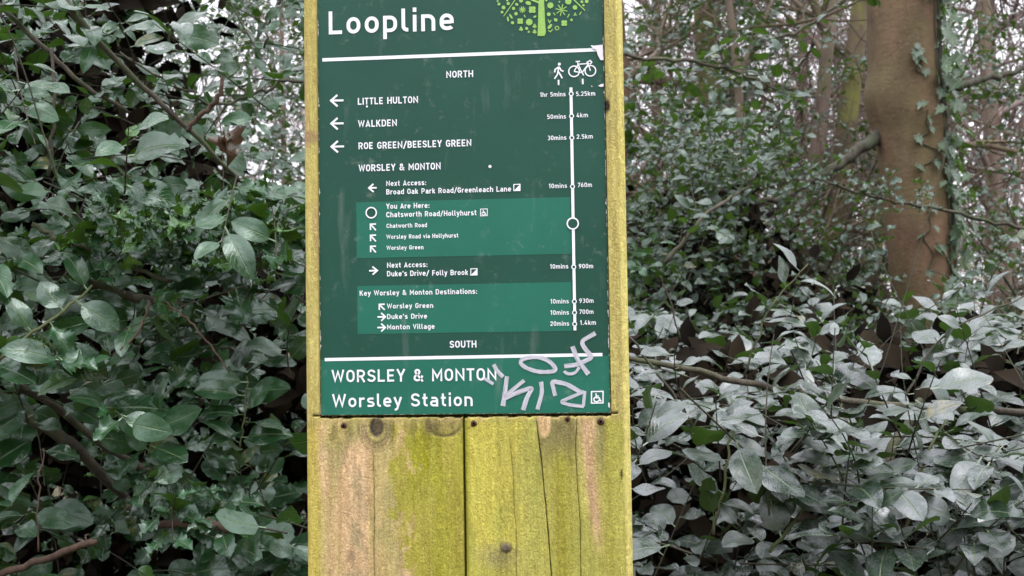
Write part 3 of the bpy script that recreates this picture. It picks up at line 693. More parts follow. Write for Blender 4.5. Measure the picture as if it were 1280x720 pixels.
poly('circle_marker', circ(464.3, 266, 6.4), M['sign_dark'], -.00035); strokes('circle_marker', [np.array(circ(464.3, 266, 6.7))] , 1.5) if False else None
def ring(name, px, py, r, w, y=-.0012, label=None):
    V, q = ribbon(circ(px, py, r), w / 1083, True); o = mesh(name, to3(V, y), q, M['white'], panel, smooth=False)
    if label: o['label'] = label
    return o
ring('circle_marker', 464.3, 266, 6.5, 1.6)
strokes('route_line', [[(713.7, 109.5), (718.7, 413)]], 3.6, base=.0007)
for x, y in ((714, 117.5), (714.5, 145.3), (714.8, 172.4), (715.6, 233.3), (717.2, 333.8), (718, 376.8), (718.2, 390.8), (718.4, 405)):
    d = board(x, y)
    poly('route_stop', circ(x, y, 1.9, 14), M['sign_dark'], -.00125); ring('route_stop', x, y, 2.4, 1.25, -.0014)
poly('route_stop', circ(716, 279.5, 7.0), M['sign_dark'], -.00125, 'large ring on the route line'); ring('route_stop', 716, 279.5, 6.8, 1.7, -.0014)
strokes('tick_mark', [[(698.2, 100), (698.3, 106.5)]], 2.0); strokes('tick_mark', [[(728.3, 98.6), (728.5, 105.4)]], 2.0)
# walker
poly('walker_symbol', circ(699.2, 80.4, 1.9, 14), M['white'], -.0008)
strokes('walker_symbol', [[(698.8, 83.2), (697.4, 90.0)], [(697.8, 84.2), (694.0, 87.0), (693.4, 90.6)], [(699.6, 84.6), (701.2, 88.0), (704.4, 89.4)],
                          [(697.6, 89.6), (696.6, 93.6), (693.2, 98.6)], [(698.0, 89.8), (700.4, 93.6), (702.8, 98.0)]], 1.75, label='small white walking figure symbol')
c1 = circ(717.6, 89.4, 6.6); c2 = circ(738, 88.6, 6.6)
a = Acc()
for c in (c1, c2):
    V, q = ribbon(c, 1.45 / 1083, True); a.add(to3(V, lift()), [q])
for P in ([(717.6, 89.4), (727.4, 91), (722.8, 80.4), (735.8, 79.6), (727.4, 91)], [(722.8, 80.4), (717.6, 89.4)], [(722.8, 81), (721.8, 77.2)], [(719.6, 77.2), (725, 76.8)],
          [(738, 88.6), (734.6, 77.6)], [(733, 78.4), (737.6, 75.8), (739.8, 78), (737.4, 80.6)], [(727.6, 89.5), (729.4, 94.5)]):
    V, q = ribbon(pxs(P), 1.35 / 1083); a.add(to3(V, lift()), [q])
a.build('bicycle_symbol', M['white'], panel, smooth=False)['label'] = 'small white bicycle symbol'
# small access icons
def half_icon(px, py, h):
    strokes('access_icon', [['c', (px - h, py - h), (px + h, py - h - .3), (px + h, py + h - .3), (px - h, py + h)]], 1.1)
    poly('access_icon', pxs([(px + h, py - h), (px + h, py + h), (px - h, py + h)]), M['white'], -.0006)
half_icon(646.2, 234.6, 3.9); half_icon(592.5, 340, 3.9)
def wheelchair(px, py, h, w):
    k = h / 7.2
    P = [['c', (px - h, py - h + .1), (px + h, py - h - .2), (px + h, py + h - .2), (px - h, py + h + .1)]]
    Q = [[(px - 1.6 * k, py - 5 * k), (px - 1.6 * k, py - 4.9 * k + .01), (px - 1.2 * k, py + .6 * k), (px + 2.4 * k, py + .6 * k), (px + 4 * k, py + 4.6 * k), (px + 5.4 * k, py + 4.2 * k)], [(px - 1.3 * k, py - 1.6 * k), (px + 2 * k, py - 1.6 * k)],
         [(px - 2 * k, py - .6 * k), (px - 4.4 * k, py + 1.6 * k), (px - 3.8 * k, py + 4.6 * k), (px - .8 * k, py + 5.8 * k), (px + 2 * k, py + 4.4 * k), (px + 2.6 * k, py + 2.6 * k)]]
    strokes('wheelchair_symbol', P + Q, w)
wheelchair(605, 265.6, 4.2, .9); wheelchair(746.6, 496.6, 7.2, 1.5)
# emblem: a round tree made of seeds, leaves and flowers
Z0 = lambda x, y: (600 + x / 7.5, y / 7.5)
em = Acc()
def epoly(P): V = to3(np.array([board(*p) for p in P]), lift()); em.add(V, [np.arange(len(V))[None]])
def edot(x, y, rx, ry=None, th=0, n_=14, gear=0, sx=1):
    ry = rx if ry is None else ry; P = []
    for i in range(n_ if not gear else gear * 2):
        a_ = 2 * math.pi * i / (n_ if not gear else gear * 2); f_ = 1 if not gear or i % 2 else .84
        p = (rx * f_ * math.cos(a_), ry * f_ * math.sin(a_)); P.append(Z0(x + p[0] * math.cos(th) - p[1] * math.sin(th), y + p[0] * math.sin(th) + p[1] * math.cos(th)))
    epoly(P)
def estroke(P, w):
    V, q = ribbon(np.array([board(*Z0(*p)) for p in P]), w / 7.5 / 1083); em.add(to3(V, lift()), [q])
def emblem(yf):
    f = lambda y: yf(y)
    for x, y, r in ((221, 72, 18), (178, 40, 14), (265, 35, 15), (315, 80, 15), (338, 130, 16), (305, 215, 15), (207, 115, 13), (438, 268, 14), (458, 300, 11), (890, 72, 22), (955, 18, 14),
                    (970, 50, 11), (858, 188, 12), (745, 18, 9), (645, 135, 18), (622, 6, 9), (1000, 15, 17), (255, 5, 10), (165, 12, 9)): edot(x, f(y), r)
    for x, y, r, r2, th in ((453, 30, 27, 18, .3), (515, 158, 16, 9, -.5), (710, 188, 19, 15, .7), (655, 250, 28, 14, -.9), (290, 155, 26, 10, 1.0), (345, 42, 16, 12, .5), (262, 180, 24, 9, 1.4)): edot(x, f(y), r, r2, th)
    for x, y, r, g in ((462, 208, 34, 9), (660, 52, 31, 10), (828, 15, 32, 8), (385, 8, 20, 7)): edot(x, f(y), r, gear=g)
    for x, y, r in ((377, 200, 32), (490, 92, 38), (790, 218, 32)):
        for q in range(4): a_ = q * math.pi / 2 + .78; edot(x + math.cos(a_) * r * .52, f(y + math.sin(a_) * r * .52), r * .47)
    for x, y, r, n_, w in ((398, 92, 32, 9, 8), (765, 95, 56, 8, 9)):
        for q in range(n_):
            a_ = q * 2 * math.pi / n_ + .2; estroke([(x, f(y)), (x + r * math.cos(a_), f(y + r * math.sin(a_)))], w)
    for x, y in ((385, 272), (512, 298), (512, 245)):
        for q in range(3): a_ = q * 2.09 + .5; edot(x + 11 * math.cos(a_), f(y + 11 * math.sin(a_)), 10, n_=10)
        estroke([(x, f(y)), (x + 4, f(y + 24))], 5)
    for P in ([(415, 142), (425, 165)], [(688, 122), (705, 145)], [(820, 165), (838, 132)], [(932, 140), (950, 112)], [(880, 150), (893, 125), (902, 150)], [(638, 185), (652, 215), (668, 190)], [(640, 285), (660, 300), (682, 275)]):
        estroke([(x, f(y)) for x, y in P], 9)
    estroke([(330, f(0)), (222, f(155))], 8); estroke([(880, f(0)), (985, f(100))], 10)
    V, q = ribbon(np.array([board(*Z0(722 + 17 * math.cos(a_), f(265 + 17 * math.sin(a_)))) for a_ in np.arange(16) * math.pi / 8]), 8 / 7.5 / 1083, True); em.add(to3(V, lift()), [q])
emblem(lambda y: y); emblem(lambda y: -120 - y)
epoly([Z0(*p) for p in ((556, -260), (592, -260), (602, 40), (612, 230), (618, 308), (604, 338), (540, 340), (545, 200))])
estroke([(552, 26), (480, -4), (430, -60)], 18); estroke([(600, -60), (690, -140)], 16)
em.build('tree_emblem', M['lime'], panel, smooth=False)['label'] = 'round lime green tree emblem made of leaf and seed shapes'
# torn film, chips
poly('torn_film', pxs([(738.2, 56.8), (742, 57.6), (753.6, 56.2), (754.2, 75.6), (750.4, 75.4), (747.2, 69), (745, 62.4), (741, 61)]), M['tape'], -.0016, 'torn scrap of white film at the upper rule')
poly('paint_chip', pxs([(747.5, 107.6), (751, 105.6), (754.4, 104.8), (754.6, 108.4), (751, 109)]), M['tape'], -.0012)
poly('paint_chip', circ(612.6, 208.3, 2.0, 9), M['tape'], -.0012); poly('paint_chip', circ(459, 133.3, 1.3, 8), M['white'], -.0013)
poly('paint_chip', pxs([(760.2, 503), (762.2, 503.5), (762, 510), (760.4, 508.5)]), M['white'], -.0012)
poly('paint_chip', pxs([(738.5, 107.0), (741, 108.4), (739.6, 108.8)]), M['tape'], -.0012)
# marker scrawl
ZG = lambda P: [(600 + x / 6.547, 410 + y / 6.547) for x, y in P]
SCR = [[(112, 298), (140, 350), (190, 400)], [(35, 412), (112, 458)], [(222, 395), (206, 520), (188, 638)], [(190, 570), (362, 428)], [(200, 575), (300, 530), (432, 484), (385, 570), (352, 672)],
       [(500, 440), (510, 520), (470, 666)], [(616, 555), (586, 434), (700, 455), (842, 532)], [(852, 520), (655, 604), (730, 628), (850, 642)], [(858, 515), (846, 640)],
       ['c', (320, 268), (390, 240), (470, 236), (550, 258), (600, 300), (632, 352), (530, 362), (440, 352), (350, 312)],
       [(945, 42), (828, 108), (850, 160), (922, 240), (800, 300), (690, 312)], [(757, 150), (800, 262), (888, 378)], [(690, 352), (705, 376), (780, 372), (812, 320)]]
WG = [30, 26, 36, 32, 36, 34, 34, 26, 26, 32, 34, 36, 24]
for P, w in zip(SCR, WG):
    cl = P[0] == 'c'; Q = np.array([board(*p) for p in ZG(P[1:] if cl else P)])
    if len(Q) > 2 and not cl: Q = fillet(Q, [.004] * len(Q), False, 6)
    if cl: Q = fillet(Q, [.01] * len(Q), True, 4)
    V, q = ribbon(Q, w / 6.547 / 1083 * (.9 + .2 * rng.random(len(Q))), cl); o = mesh('graffiti_stroke', to3(V, -.0010 - .00004 * (len(panel.children) % 9)), q, M['ink'], panel, smooth=False, uv=np.concatenate([np.stack([np.full(len(Q), u_), np.cumsum(np.r_[0, np.linalg.norm(np.diff(Q, axis=0), axis=1)]) * 40 + w], -1) for u_ in (0., 1.)]))
    o['label'] = 'pale lilac marker stroke scrawled over the board'

# ------------------------------------------------------------------ leaves
def leaf_shape(rows, width, spines, tip, fold, arch, wave, seed, cols=5, petiole=.16, PW=.60):
    """unit-length blade along +Y, upper side +Z; returns verts, quads, uv"""
    r = np.random.default_rng(seed)
    t = np.linspace(0, 1, rows); w = width * np.sin(np.pi * np.clip(t, 0, 1) ** tip) ** PW
    w = np.maximum(w, .012); w[-1] = .004
    ph = r.random() * 6
    edge = np.ones(rows); ez = np.zeros(rows)
    if spines > 0:
        m = (np.arange(rows) % 2 == 1) & (t > .08) & (t < .97)
        if spines < 1: m &= (t > 1 - spines)
        edge = np.where(m, 1.20, .90); ez = np.where(m, .05, -.025) * wave * 2.2
        if spines < 1: edge = np.where(t > 1 - spines, edge, 1.0); ez = np.where(t > 1 - spines, ez, 0)
    us = np.linspace(-1, 1, cols); V = np.zeros((rows, cols, 3)); U = np.zeros((rows, cols, 2))
    for j, u in enumerate(us):
        e = edge if abs(u) == 1 else np.ones(rows)
        x = u * w * e
        z = fold * np.abs(u) * w - arch * (t - .35) ** 2 * 1.4 + wave * .5 * np.sin(t * 7 + ph + u) * u * u * w * 2 + (ez if abs(u) == 1 else 0) - .10 * np.abs(u) ** 2.5 * w
        V[:, j] = np.stack([x, t + (.035 * (edge - 1) if abs(u) == 1 else 0), z], -1); U[:, j] = np.stack([np.full(rows, .5 + .5 * u * .98), t], -1)
    z0 = V[0, cols // 2, 2]
    V[..., 2] -= z0
    i, j = np.meshgrid(np.arange(cols - 1), np.arange(rows - 1)); k = (j * cols + i).ravel()
    q = np.stack([k, k + 1, k + cols + 1, k + cols], -1)
    V = V.reshape(-1, 3); U = U.reshape(-1, 2)
    if petiole:
        nb = len(V); pw = .016
        V = np.vstack([V, [(-pw, .02, .004), (pw, .02, .004), (pw, -petiole, .03), (-pw, -petiole, .03)]])
        U = np.vstack([U, np.full((4, 2), .5)]); q = np.vstack([q, [(nb, nb + 3, nb + 2, nb + 1)]])
        V[:, 1] += petiole
    return V, q, U
L_SMOOTH = [leaf_shape(9, w_, 0, tp, fo, ar, wv, s_) for s_, (w_, tp, fo, ar, wv) in enumerate(((.27, .88, .28, .22, .10), (.31, .80, .16, .12, .16), (.25, .88, .36, .32, .10), (.32, .78, .10, -.06, .18), (.28, .92, .30, .14, .15), (.34, .82, .18, .20, .12)))]
L_TIP = [leaf_shape(13, w_, .4, tp, fo, ar, wv, s_ + 10) for s_, (w_, tp, fo, ar, wv) in enumerate(((.29, .86, .24, .22, .22), (.26, .82, .36, .30, .2)))]
L_SPINY = [leaf_shape(15, w_, 1, tp, fo, ar, wv, s_ + 20) for s_, (w_, tp, fo, ar, wv) in enumerate(((.25, .9, .35, .25, .7), (.28, .85, .25, .1, .9), (.22, .95, .5, .4, .8)))]
L_FAR = [leaf_shape(5, w_, 0, tp, fo, ar, .3, s_ + 30, cols=3, petiole=.12) for s_, (w_, tp, fo, ar) in enumerate(((.27, .9, .4, .3), (.24, .85, .2, .1), (.28, .95, .5, .5)))]
L_FARSP = [leaf_shape(9, w_, 1, tp, fo, ar, .8, s_ + 40, cols=3, petiole=.12) for s_, (w_, tp, fo, ar) in enumerate(((.25, .9, .4, .3), (.24, .85, .3, .2)))]
def ivy_shape(seed):
    r = np.random.default_rng(seed)
    o = [(0, 0), (.22, -.08), (.40, .02), (.52, .18), (.34, .34), (.42, .58), (.20, .60), (.10, .80), (0, 1.0)]
    o = np.array(o); L_ = o * np.array((-1, 1))
    V = []; U = []
    for P in (o, L_):
        for p in P: V.append((p[0], p[1], .15 * abs(p[0]) - .12 * p[1] ** 2 + .03 * r.random())); U.append((.5 + p[0] * .9, p[1]))
    mid = [(0, y, -.12 * y * y) for y in (0, .15, .3, .45, .6, .75, 1)]
    n0 = len(V); V += mid; U += [(.5, m[1]) for m in mid]
    T = []
    for b in (0, 9):
        ring_ = [b + i for i in range(9)]; ms = [n0, n0, n0 + 1, n0 + 1, n0 + 2, n0 + 3, n0 + 4, n0 + 5, n0 + 6]
        for i in range(8):
            t_ = (ring_[i], ring_[i + 1], ms[i + 1], ms[i]); T.append(t_ if b == 0 else t_[::-1])
    return np.array(V, float), np.array(T), np.array(U, float)
L_IVY = [ivy_shape(s_) for s_ in (1, 2, 3)]

class Leaves:
    def __init__(s): s.items = []           # (shape, origin, dir, normal, length, rnd)
    def put(s, shape, o, d, nrm, ln, rnd): s.items.append((shape, o, d, nrm, ln, rnd))
    def build(s, name, mat, parent):
        groups = {}
        for it in s.items: groups.setdefault(id(it[0]), []).append(it)
        VV, FF, UU, RR = [], [], [], []; base = 0
        for g in groups.values():
            V, q, U = g[0][0]
            O = np.array([i[1] for i in g]); D = np.array([i[2] for i in g], float); N = np.array([i[3] for i in g], float)
            L_ = np.array([i[4] for i in g]); R_ = np.array([i[5] for i in g])
            D /= np.linalg.norm(D, axis=1)[:, None] + 1e-9
            N = N - D * (N * D).sum(1)[:, None]; N /= np.linalg.norm(N, axis=1)[:, None] + 1e-9
            X = np.cross(D, N)
            W = np.random.default_rng(len(g)).uniform(.85, 1.18, len(g))
            P = (V[None, :, 0:1] * (X * W[:, None])[:, None] + V[None, :, 1:2] * D[:, None] + V[None, :, 2:3] * N[:, None]) * L_[:, None, None] + O[:, None]
            k = len(g); nv = len(V)
            VV.append(P.reshape(-1, 3)); FF.append((q[None] + (np.arange(k) * nv)[:, None, None] + base).reshape(-1, q.shape[1])); base += k * nv
            UU.append(np.tile(U, (k, 1))); RR.append(np.repeat(R_, nv))
        return mesh(name, np.concatenate(VV), np.concatenate(FF), mat, parent, True, uv=np.concatenate(UU), attrs={'rnd': np.concatenate(RR)})
def unit(v): v = np.asarray(v, float); return v / (np.linalg.norm(v) + 1e-9)
UP = np.array((0, 0, 1.)); VIEW = np.array((0, -1., 0))
def shoot(lv, tw, base, d, ln, nl, leaf, shapes, nb, r0=.0016, droop=.15, spread=.9, young=.0, curve=.25, pts=7, start=.15, jit=.35, rank=True):
    """a leafy shoot: nl leaves alternate along it; nb = the direction leaf faces turn to"""
    d = unit(d); side = unit(np.cross(d, rng.normal(size=3)))
    s = np.linspace(0, 1, pts)[:, None]
    P = base + d * ln * s + side * ln * curve * s ** 2 * rng.uniform(-1, 1) - UP * droop * ln * s ** 2
    tube(tw, P, np.linspace(r0, r0 * .45, pts), 5, cap=False)
    a0 = rng.uniform(0, 6.28)
    for i in range(nl):
        t = start + (1 - start) * (i + rng.uniform(0, .5)) / nl; t = min(t, 1)
        f = t * (pts - 1); k = min(int(f), pts - 2); p = P[k] + (P[k + 1] - P[k]) * (f - k); tg = unit(P[k + 1] - P[k])
        u = unit(np.cross(tg, (.3, .2, .9))); w = np.cross(tg, u); a_ = a0 + i * 2.4
        hs_ = np.cross(tg, UP) + .02 * u; hs_ = unit(hs_) * (1 if i % 2 else -1)      # two ranks, one to either side of the stem
        rad = unit(hs_ + .45 * (u * math.cos(a_) + w * math.sin(a_))) if rank else u * math.cos(a_) + w * math.sin(a_)
        fwd = .5 + .9 * max(0, t - .6) * 1.5
        dd = unit(tg * fwd + rad * spread + rng.normal(0, .18, 3) - UP * .12)
        nn = unit(nb + rng.normal(0, jit, 3))
        if abs(nn @ dd) > .93: nn = unit(nn + rng.normal(0, .6, 3))
        sz = leaf * rng.uniform(.5, 1.18) * (1 if t < .85 else .8)
        rn = rng.random() * .98
        if young and rng.random() < young: rn = 1.0 + rng.random() * .9; sz *= .8
        lv.put(shapes[rng.integers(len(shapes))], p, dd, nn, sz, rn)
    return P[-1]

def bush(name, loc, label, cat, mat, boxes, group=None, leafname='foliage', twmat='twig_dark', branches=(), stems=(), inner=()):
    root = empty(name, loc, label, cat, group)
    lv, tw = Leaves(), Acc()
    for bx in boxes:
        lo, hi, n_, kw = bx['lo'], bx['hi'], bx['n'], bx['kw']
        keep = bx.get('keep')
        for _ in range(n_):
            p = rng.uniform(lo, hi)
            if keep is not None and rng.random() > keep(p): continue
            d = unit(bx['dir'] + rng.normal(0, bx.get('dj', .5), 3))
            L_ = rng.uniform(*bx['len'])
            shoot(lv, tw, p - d * L_ * .5, d, L_, int(rng.integers(bx['nl'][0], bx['nl'][1] + 1)), **kw)
    for (P, R_, m, nm) in branches:
        a = Acc(); P = spline(P, 6, .0015); tube(a, P, np.interp(np.linspace(0, 1, len(P)), np.linspace(0, 1, len(R_)), R_), 9, wob=.16)
        a.build(nm, M[m], root)
        if nm == 'green_shoot':                      # upright shoots carry their own leaves, one side then the other
            kw = boxes[0]['kw']
            for q in range(9):
                i = min(len(P) - 2, int((.12 + .85 * q / 8) * (len(P) - 1))); tg = unit(P[i + 1] - P[i])
                sd = unit(np.cross(tg, VIEW)) * (1 if q % 2 else -1)
                lv.put(kw['shapes'][rng.integers(len(kw['shapes']))], P[i], unit(sd + .35 * tg + rng.normal(0, .25, 3) + VIEW * .3), unit(kw['nb'] + rng.normal(0, .2, 3)), kw['leaf'] * rng.uniform(.7, 1.0), rng.random() * .95)
    if inner:                                        # near-black filler leaves that paint the deep shade inside the bush
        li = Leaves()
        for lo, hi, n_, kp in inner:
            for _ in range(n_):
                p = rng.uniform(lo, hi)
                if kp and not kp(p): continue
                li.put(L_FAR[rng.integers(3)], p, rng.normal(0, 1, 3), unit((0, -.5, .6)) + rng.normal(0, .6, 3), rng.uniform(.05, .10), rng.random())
        li.build('shade_filler_leaves', M['dead'], root)  # 'dead' is the painted near-black shade colour
    for lo, hi, n_ in stems:
        for _ in range(n_):
            p = rng.uniform(lo, hi); d = unit((rng.normal(0, .6), rng.normal(0, .3), rng.normal(.5, .6))); L_ = rng.uniform(.2, .6)
            tube(tw, spline([p, p + d * L_ * .5 + rng.normal(0, .06, 3), p + d * L_ + rng.normal(0, .06, 3)], 4), np.linspace(.0015, .0007, 9), 5, cap=False)
    t = tw.build('twigs', M[twmat], root); t['kind'] = 'stuff'
    lv.build(leafname, mat, root)
    return root

hz = lambda p: (p - CAM) @ FWD                              # depth of a point
def pix(p): q = p - CAM; d = q @ FWD; return 640 + F * (q @ RIGHT) / d, 360 + F * (q @ DOWN) / d

# ---- left: the near holly hedge
lA, lB = at(-200, 360, 1.75), at(372, 360, 2.9)
nbL = unit((.15, -.75, .75))
def keepL(p):
    thin = smooth(1.72, 1.98, p[2]) * smooth(-.95, -.55, p[0]) ; return float(1 - .78 * thin)
left_branches = [
    ([at(20, -60, 2.0), at(95, 20, 2.0), at(165, 95, 2.05), at(240, 165, 2.1), at(290, 215, 2.15), at(360, 270, 2.3)], (.0065, .0055, .0045, .003), 'limb', 'branch'),
    ([at(-30, -20, 2.1), at(50, 55, 2.1), at(110, 110, 2.1), at(160, 140, 2.12)], (.0055, .0035), 'limb', 'branch'),
    ([at(-40, 480, 2.2), at(60, 535, 2.2), at(110, 575, 2.25), at(190, 660, 2.4)], (.016, .012, .008), 'limb', 'branch'),
    ([at(-60, 450, 2.35), at(50, 497, 2.35), at(150, 570, 2.4), at(240, 610, 2.5)], (.010, .006), 'limb', 'branch'),
    ([at(40, 280, 1.86), at(75, 300, 1.86), at(130, 318, 1.88), at(190, 345, 1.88), at(215, 352, 1.9)], (.0046, .0042, .0035), 'limb', 'branch'),
    ([at(110, 350, 1.96), at(160, 370, 1.96), at(200, 377, 1.96), at(240, 385, 2.0)], (.0085, .0085, .006), 'limb', 'branch'),
    ([at(-40, 478, 1.7), at(10, 440, 1.72), at(70, 395, 1.76), at(115, 357, 1.82)], (.0030, .0026, .0022), 'twig_green', 'green_shoot'),
    ([at(186, 376, 1.80), at(178, 405, 1.79), at(160, 428, 1.78), at(140, 445, 1.77)], (.0022, .0018, .0012), 'twig_dead', 'dead_twig'),
    ([at(205, 377, 1.80), at(232, 398, 1.79), at(262, 430, 1.78), at(287, 466, 1.77)], (.0018, .0016, .0011), 'twig_dead', 'dead_twig'),
    ([at(233, 164, 1.84), at(252, 143, 1.84), at(272, 122, 1.84), at(279, 95, 1.84)], (.0042, .0045, .0040, .0028), 'twig_dead', 'dead_twig'),
    ([at(185, 657, 1.78), at(240, 655, 1.76), at(275, 658, 1.74), at(287, 663, 1.74)], (.006, .0072, .0075, .0055), 'twig_dead', 'dead_branch'),
    ([at(-30, 728, 1.82), at(30, 708, 1.82), at(100, 682, 1.80), at(120, 678, 1.8)], (.0065, .006, .005), 'twig_dead', 'dead_branch'),
    ([at(48, 690, 1.74), at(47, 620, 1.74), at(54, 560, 1.75)], (.0014, .0014, .001), 'twig_dead', 'dead_twig'),
    ([at(185, 570, 1.86), at(195, 530, 1.86), at(196, 490, 1.9)], (.0018, .0016, .0012), 'twig_green', 'green_shoot'),
    ([at(300, 560, 1.9), at(306, 520, 1.9), at(308, 470, 1.92)], (.0016, .0014, .0012), 'twig_green', 'green_shoot'),
    ([at(60, 220, 2.0), at(68, 130, 2.0), at(64, 60, 2.05)], (.0032, .0028), 'limb', 'branch'),
]
kwL = dict(leaf=.070, shapes=L_SMOOTH + L_SMOOTH + L_TIP + L_SPINY[:2], nb=nbL, r0=.0018, droop=.2, young=.02)
bush('holly_bush', (lA[0] * .5 + lB[0] * .5, 1.0, 0), 'near holly hedge with large dark glossy leaves left of the signpost', 'bush', M['holly'], [
    dict(lo=np.array((-1.35, .45, .75)), hi=np.array((-.30, 1.0, 2.25)), n=235, keep=keepL, dir=np.array((.25, -.6, .25)), dj=.6, len=(.12, .30), nl=(5, 9), kw=dict(kwL, leaf=.080)),
    dict(lo=np.array((-1.7, .95, .45)), hi=np.array((.06, 2.0, 2.3)), n=430, keep=keepL, dir=np.array((.2, -.4, .35)), dj=.6, len=(.15, .35), nl=(6, 10), kw=kwL),
    # the crown of the hedge, overhanging from above the frame
    dict(lo=np.array((-2.3, .25, 2.35)), hi=np.array((-.35, 2.3, 3.4)), n=230, dir=np.array((.2, -.5, .2)), dj=.6, len=(.2, .4), nl=(7, 11), kw=kwL),
    # the young, spiny growth half-way up
    dict(lo=at(60, 330, 1.80), hi=at(385, 250, 1.95) + np.array((0, .05, 0)), n=30, dir=np.array((.3, -.4, .7)), dj=.5, len=(.07, .14), nl=(4, 7),
         kw=dict(leaf=.062, shapes=L_SPINY, nb=unit((.1, -.5, .9)), r0=.0014, young=.28)),
    dict(lo=at(150, 690, 1.72), hi=at(330, 600, 1.88) + np.array((0, .05, 0)), n=12, dir=np.array((.1, -.6, .3)), dj=.5, len=(.08, .16), nl=(4, 6), kw=dict(leaf=.058, shapes=L_TIP + L_SPINY[:1], nb=unit((0, -.6, .8)), r0=.0016)),
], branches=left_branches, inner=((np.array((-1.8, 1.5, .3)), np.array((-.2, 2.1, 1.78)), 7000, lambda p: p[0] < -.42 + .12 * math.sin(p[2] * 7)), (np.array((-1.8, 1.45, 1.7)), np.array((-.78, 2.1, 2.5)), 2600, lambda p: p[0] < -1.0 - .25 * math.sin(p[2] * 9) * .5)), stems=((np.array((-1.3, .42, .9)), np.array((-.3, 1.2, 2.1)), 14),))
# the single withered leaf hanging in the hedge
wl = empty('withered_leaf', at(287, 165, 1.86), 'crumpled brown dead leaf hanging among green holly leaves', 'dead leaf')
lvw = Leaves(); lvw.put(leaf_shape(13, .34, 1, .9, 1.1, .9, 1.6, 91), at(282, 162, 1.86), unit((.25, -.3, -.9)), (.6, -.8, .2), .052, 2.4)
lvw.put(leaf_shape(13, .3, 1, .9, 1.3, .6, 1.6, 92), at(290, 165, 1.86), unit((-.05, -.35, -.9)), (-.5, -.8, .1), .040, 2.7); lvw.build('blade', M['holly'], wl)

# ---- left, further back: small-leaved holly tree against the sky, and dark holly low down
kwF = dict(leaf=.056, shapes=L_FAR, nb=unit((.1, -.5, .85)), r0=.002, droop=.15, pts=4, jit=.55)
def far_branches(x0, y0, zt, spread, m, n_):
    out = []
    base = np.array((x0, y0, 0.))
    for i in range(n_):
        a_ = rng.uniform(0, 6.28); tip = base + np.array((math.cos(a_) * spread, math.sin(a_) * spread * .7, zt * rng.uniform(.7, 1.05)))
        mid = base * .55 + tip * .45 + np.array((0, 0, .15 * zt)) + rng.normal(0, .1, 3)
        out.append(([base, base * .8 + mid * .2 + np.array((0, 0, .2)), mid, tip], (.03, .022, .014, .005), m, 'branch'))
    return out
pF = at(250, 300, 5.2)
bush('holly_tree', (pF[0], pF[1], 0), 'distant small-leaved holly tree with sky showing through, upper left of the signpost', 'tree', M['holly_far'], [
    dict(lo=np.array((-3.6, 3.2, .9)), hi=np.array((-.5, 6.6, 4.0)), n=3300, dir=np.array((0, -.3, .3)), dj=.8, len=(.15, .4), nl=(7, 12), kw=kwF,
         keep=lambda p: float(p[2] < 2.1 or .72 + .28 * (fbm(p[0:1] * 2.2 + 30, p[2:3] * 2.2 + p[1] * .6 + 30, 5)[0] > .42) > rng.random())),
], branches=far_branches(pF[0], pF[1], 3.2, 1.3, 'limb', 9))
kwM = dict(leaf=.060, shapes=L_SMOOTH[:3], nb=unit((.1, -.6, .75)), r0=.002, droop=.15, pts=4, jit=.5)
bush('holly_bush', (-1.3, 2.7, 0), 'shaded holly thicket deep behind the left hedge, dark between its stems', 'bush', M['holly'], [
    dict(lo=np.array((-2.6, 2.1, .0)), hi=np.array((.35, 4.2, 1.8)), n=1450, dir=np.array((0, -.3, .3)), dj=.8, len=(.15, .35), nl=(6, 10), kw=kwM),
], branches=far_branches(-1.3, 2.8, 1.8, .8, 'limb', 8))

# ---- right: the near holly with broad grey-sheened leaves
nbR = unit((-.06, -.36, 1.0))
topR = lambda p: 1.22 + .112 * hz(p)
def keepR(p): return float(p[2] < topR(p) + .05 * math.sin(p[0] * 9 + p[1] * 7))
right_branches = [
    ([at(770, 445, 2.0), at(860, 462, 2.0), at(950, 482, 2.0), at(1060, 501, 2.02), at(1180, 512, 2.05), at(1270, 515, 2.1), at(1340, 520, 2.15)], (.0050, .0058, .0062, .0072, .0078), 'limb', 'branch'),
    ([at(962, 690, 1.64), at(1000, 640, 1.66), at(1030, 570, 1.70), at(1052, 505, 1.76)], (.0028, .0026, .0022, .0016), 'twig_green', 'green_shoot'),
    ([at(1130, 672, 1.66), at(1146, 610, 1.68), at(1165, 555, 1.72), at(1190, 515, 1.8)], (.0028, .0026, .0022, .0016), 'twig_green', 'green_shoot'),
    ([at(892, 668, 1.66), at(904, 610, 1.68), at(913, 545, 1.72), at(916, 500, 1.76)], (.0024, .0022, .0018), 'twig_green', 'green_shoot'),
    ([at(785, 420, 1.9), at(840, 490, 1.88), at(872, 540, 1.84)], (.0022, .0022, .002), 'twig_dark', 'branch'),
    ([at(1060, 640, 2.0), at(1110, 570, 2.0), at(1150, 500, 2.1)], (.012, .010, .007), 'limb', 'branch'),
    ([at(1262, 660, 1.66), at(1240, 620, 1.66), at(1235, 590, 1.68), at(1250, 555, 1.7)], (.0014, .0014, .001), 'twig_green', 'green_shoot'),
    ([at(930, 470, 2.0), at(960, 390, 2.0), at(1010, 330, 2.02)], (.0022, .0018, .0012), 'twig_green', 'green_shoot'),
    ([at(1130, 500, 2.0), at(1180, 420, 2.02), at(1280, 370, 2.1)], (.0024, .002, .0014), 'twig_dark', 'branch'),
    ([at(850, 425, 1.95), at(835, 370, 1.95), at(825, 345, 1.95)], (.0018, .0014, .001), 'twig_dark', 'branch'),
]
kwR = dict(leaf=.070, shapes=L_SMOOTH + L_SMOOTH + L_TIP, nb=nbR, r0=.0018, droop=.05, jit=.27, spread=1.0)
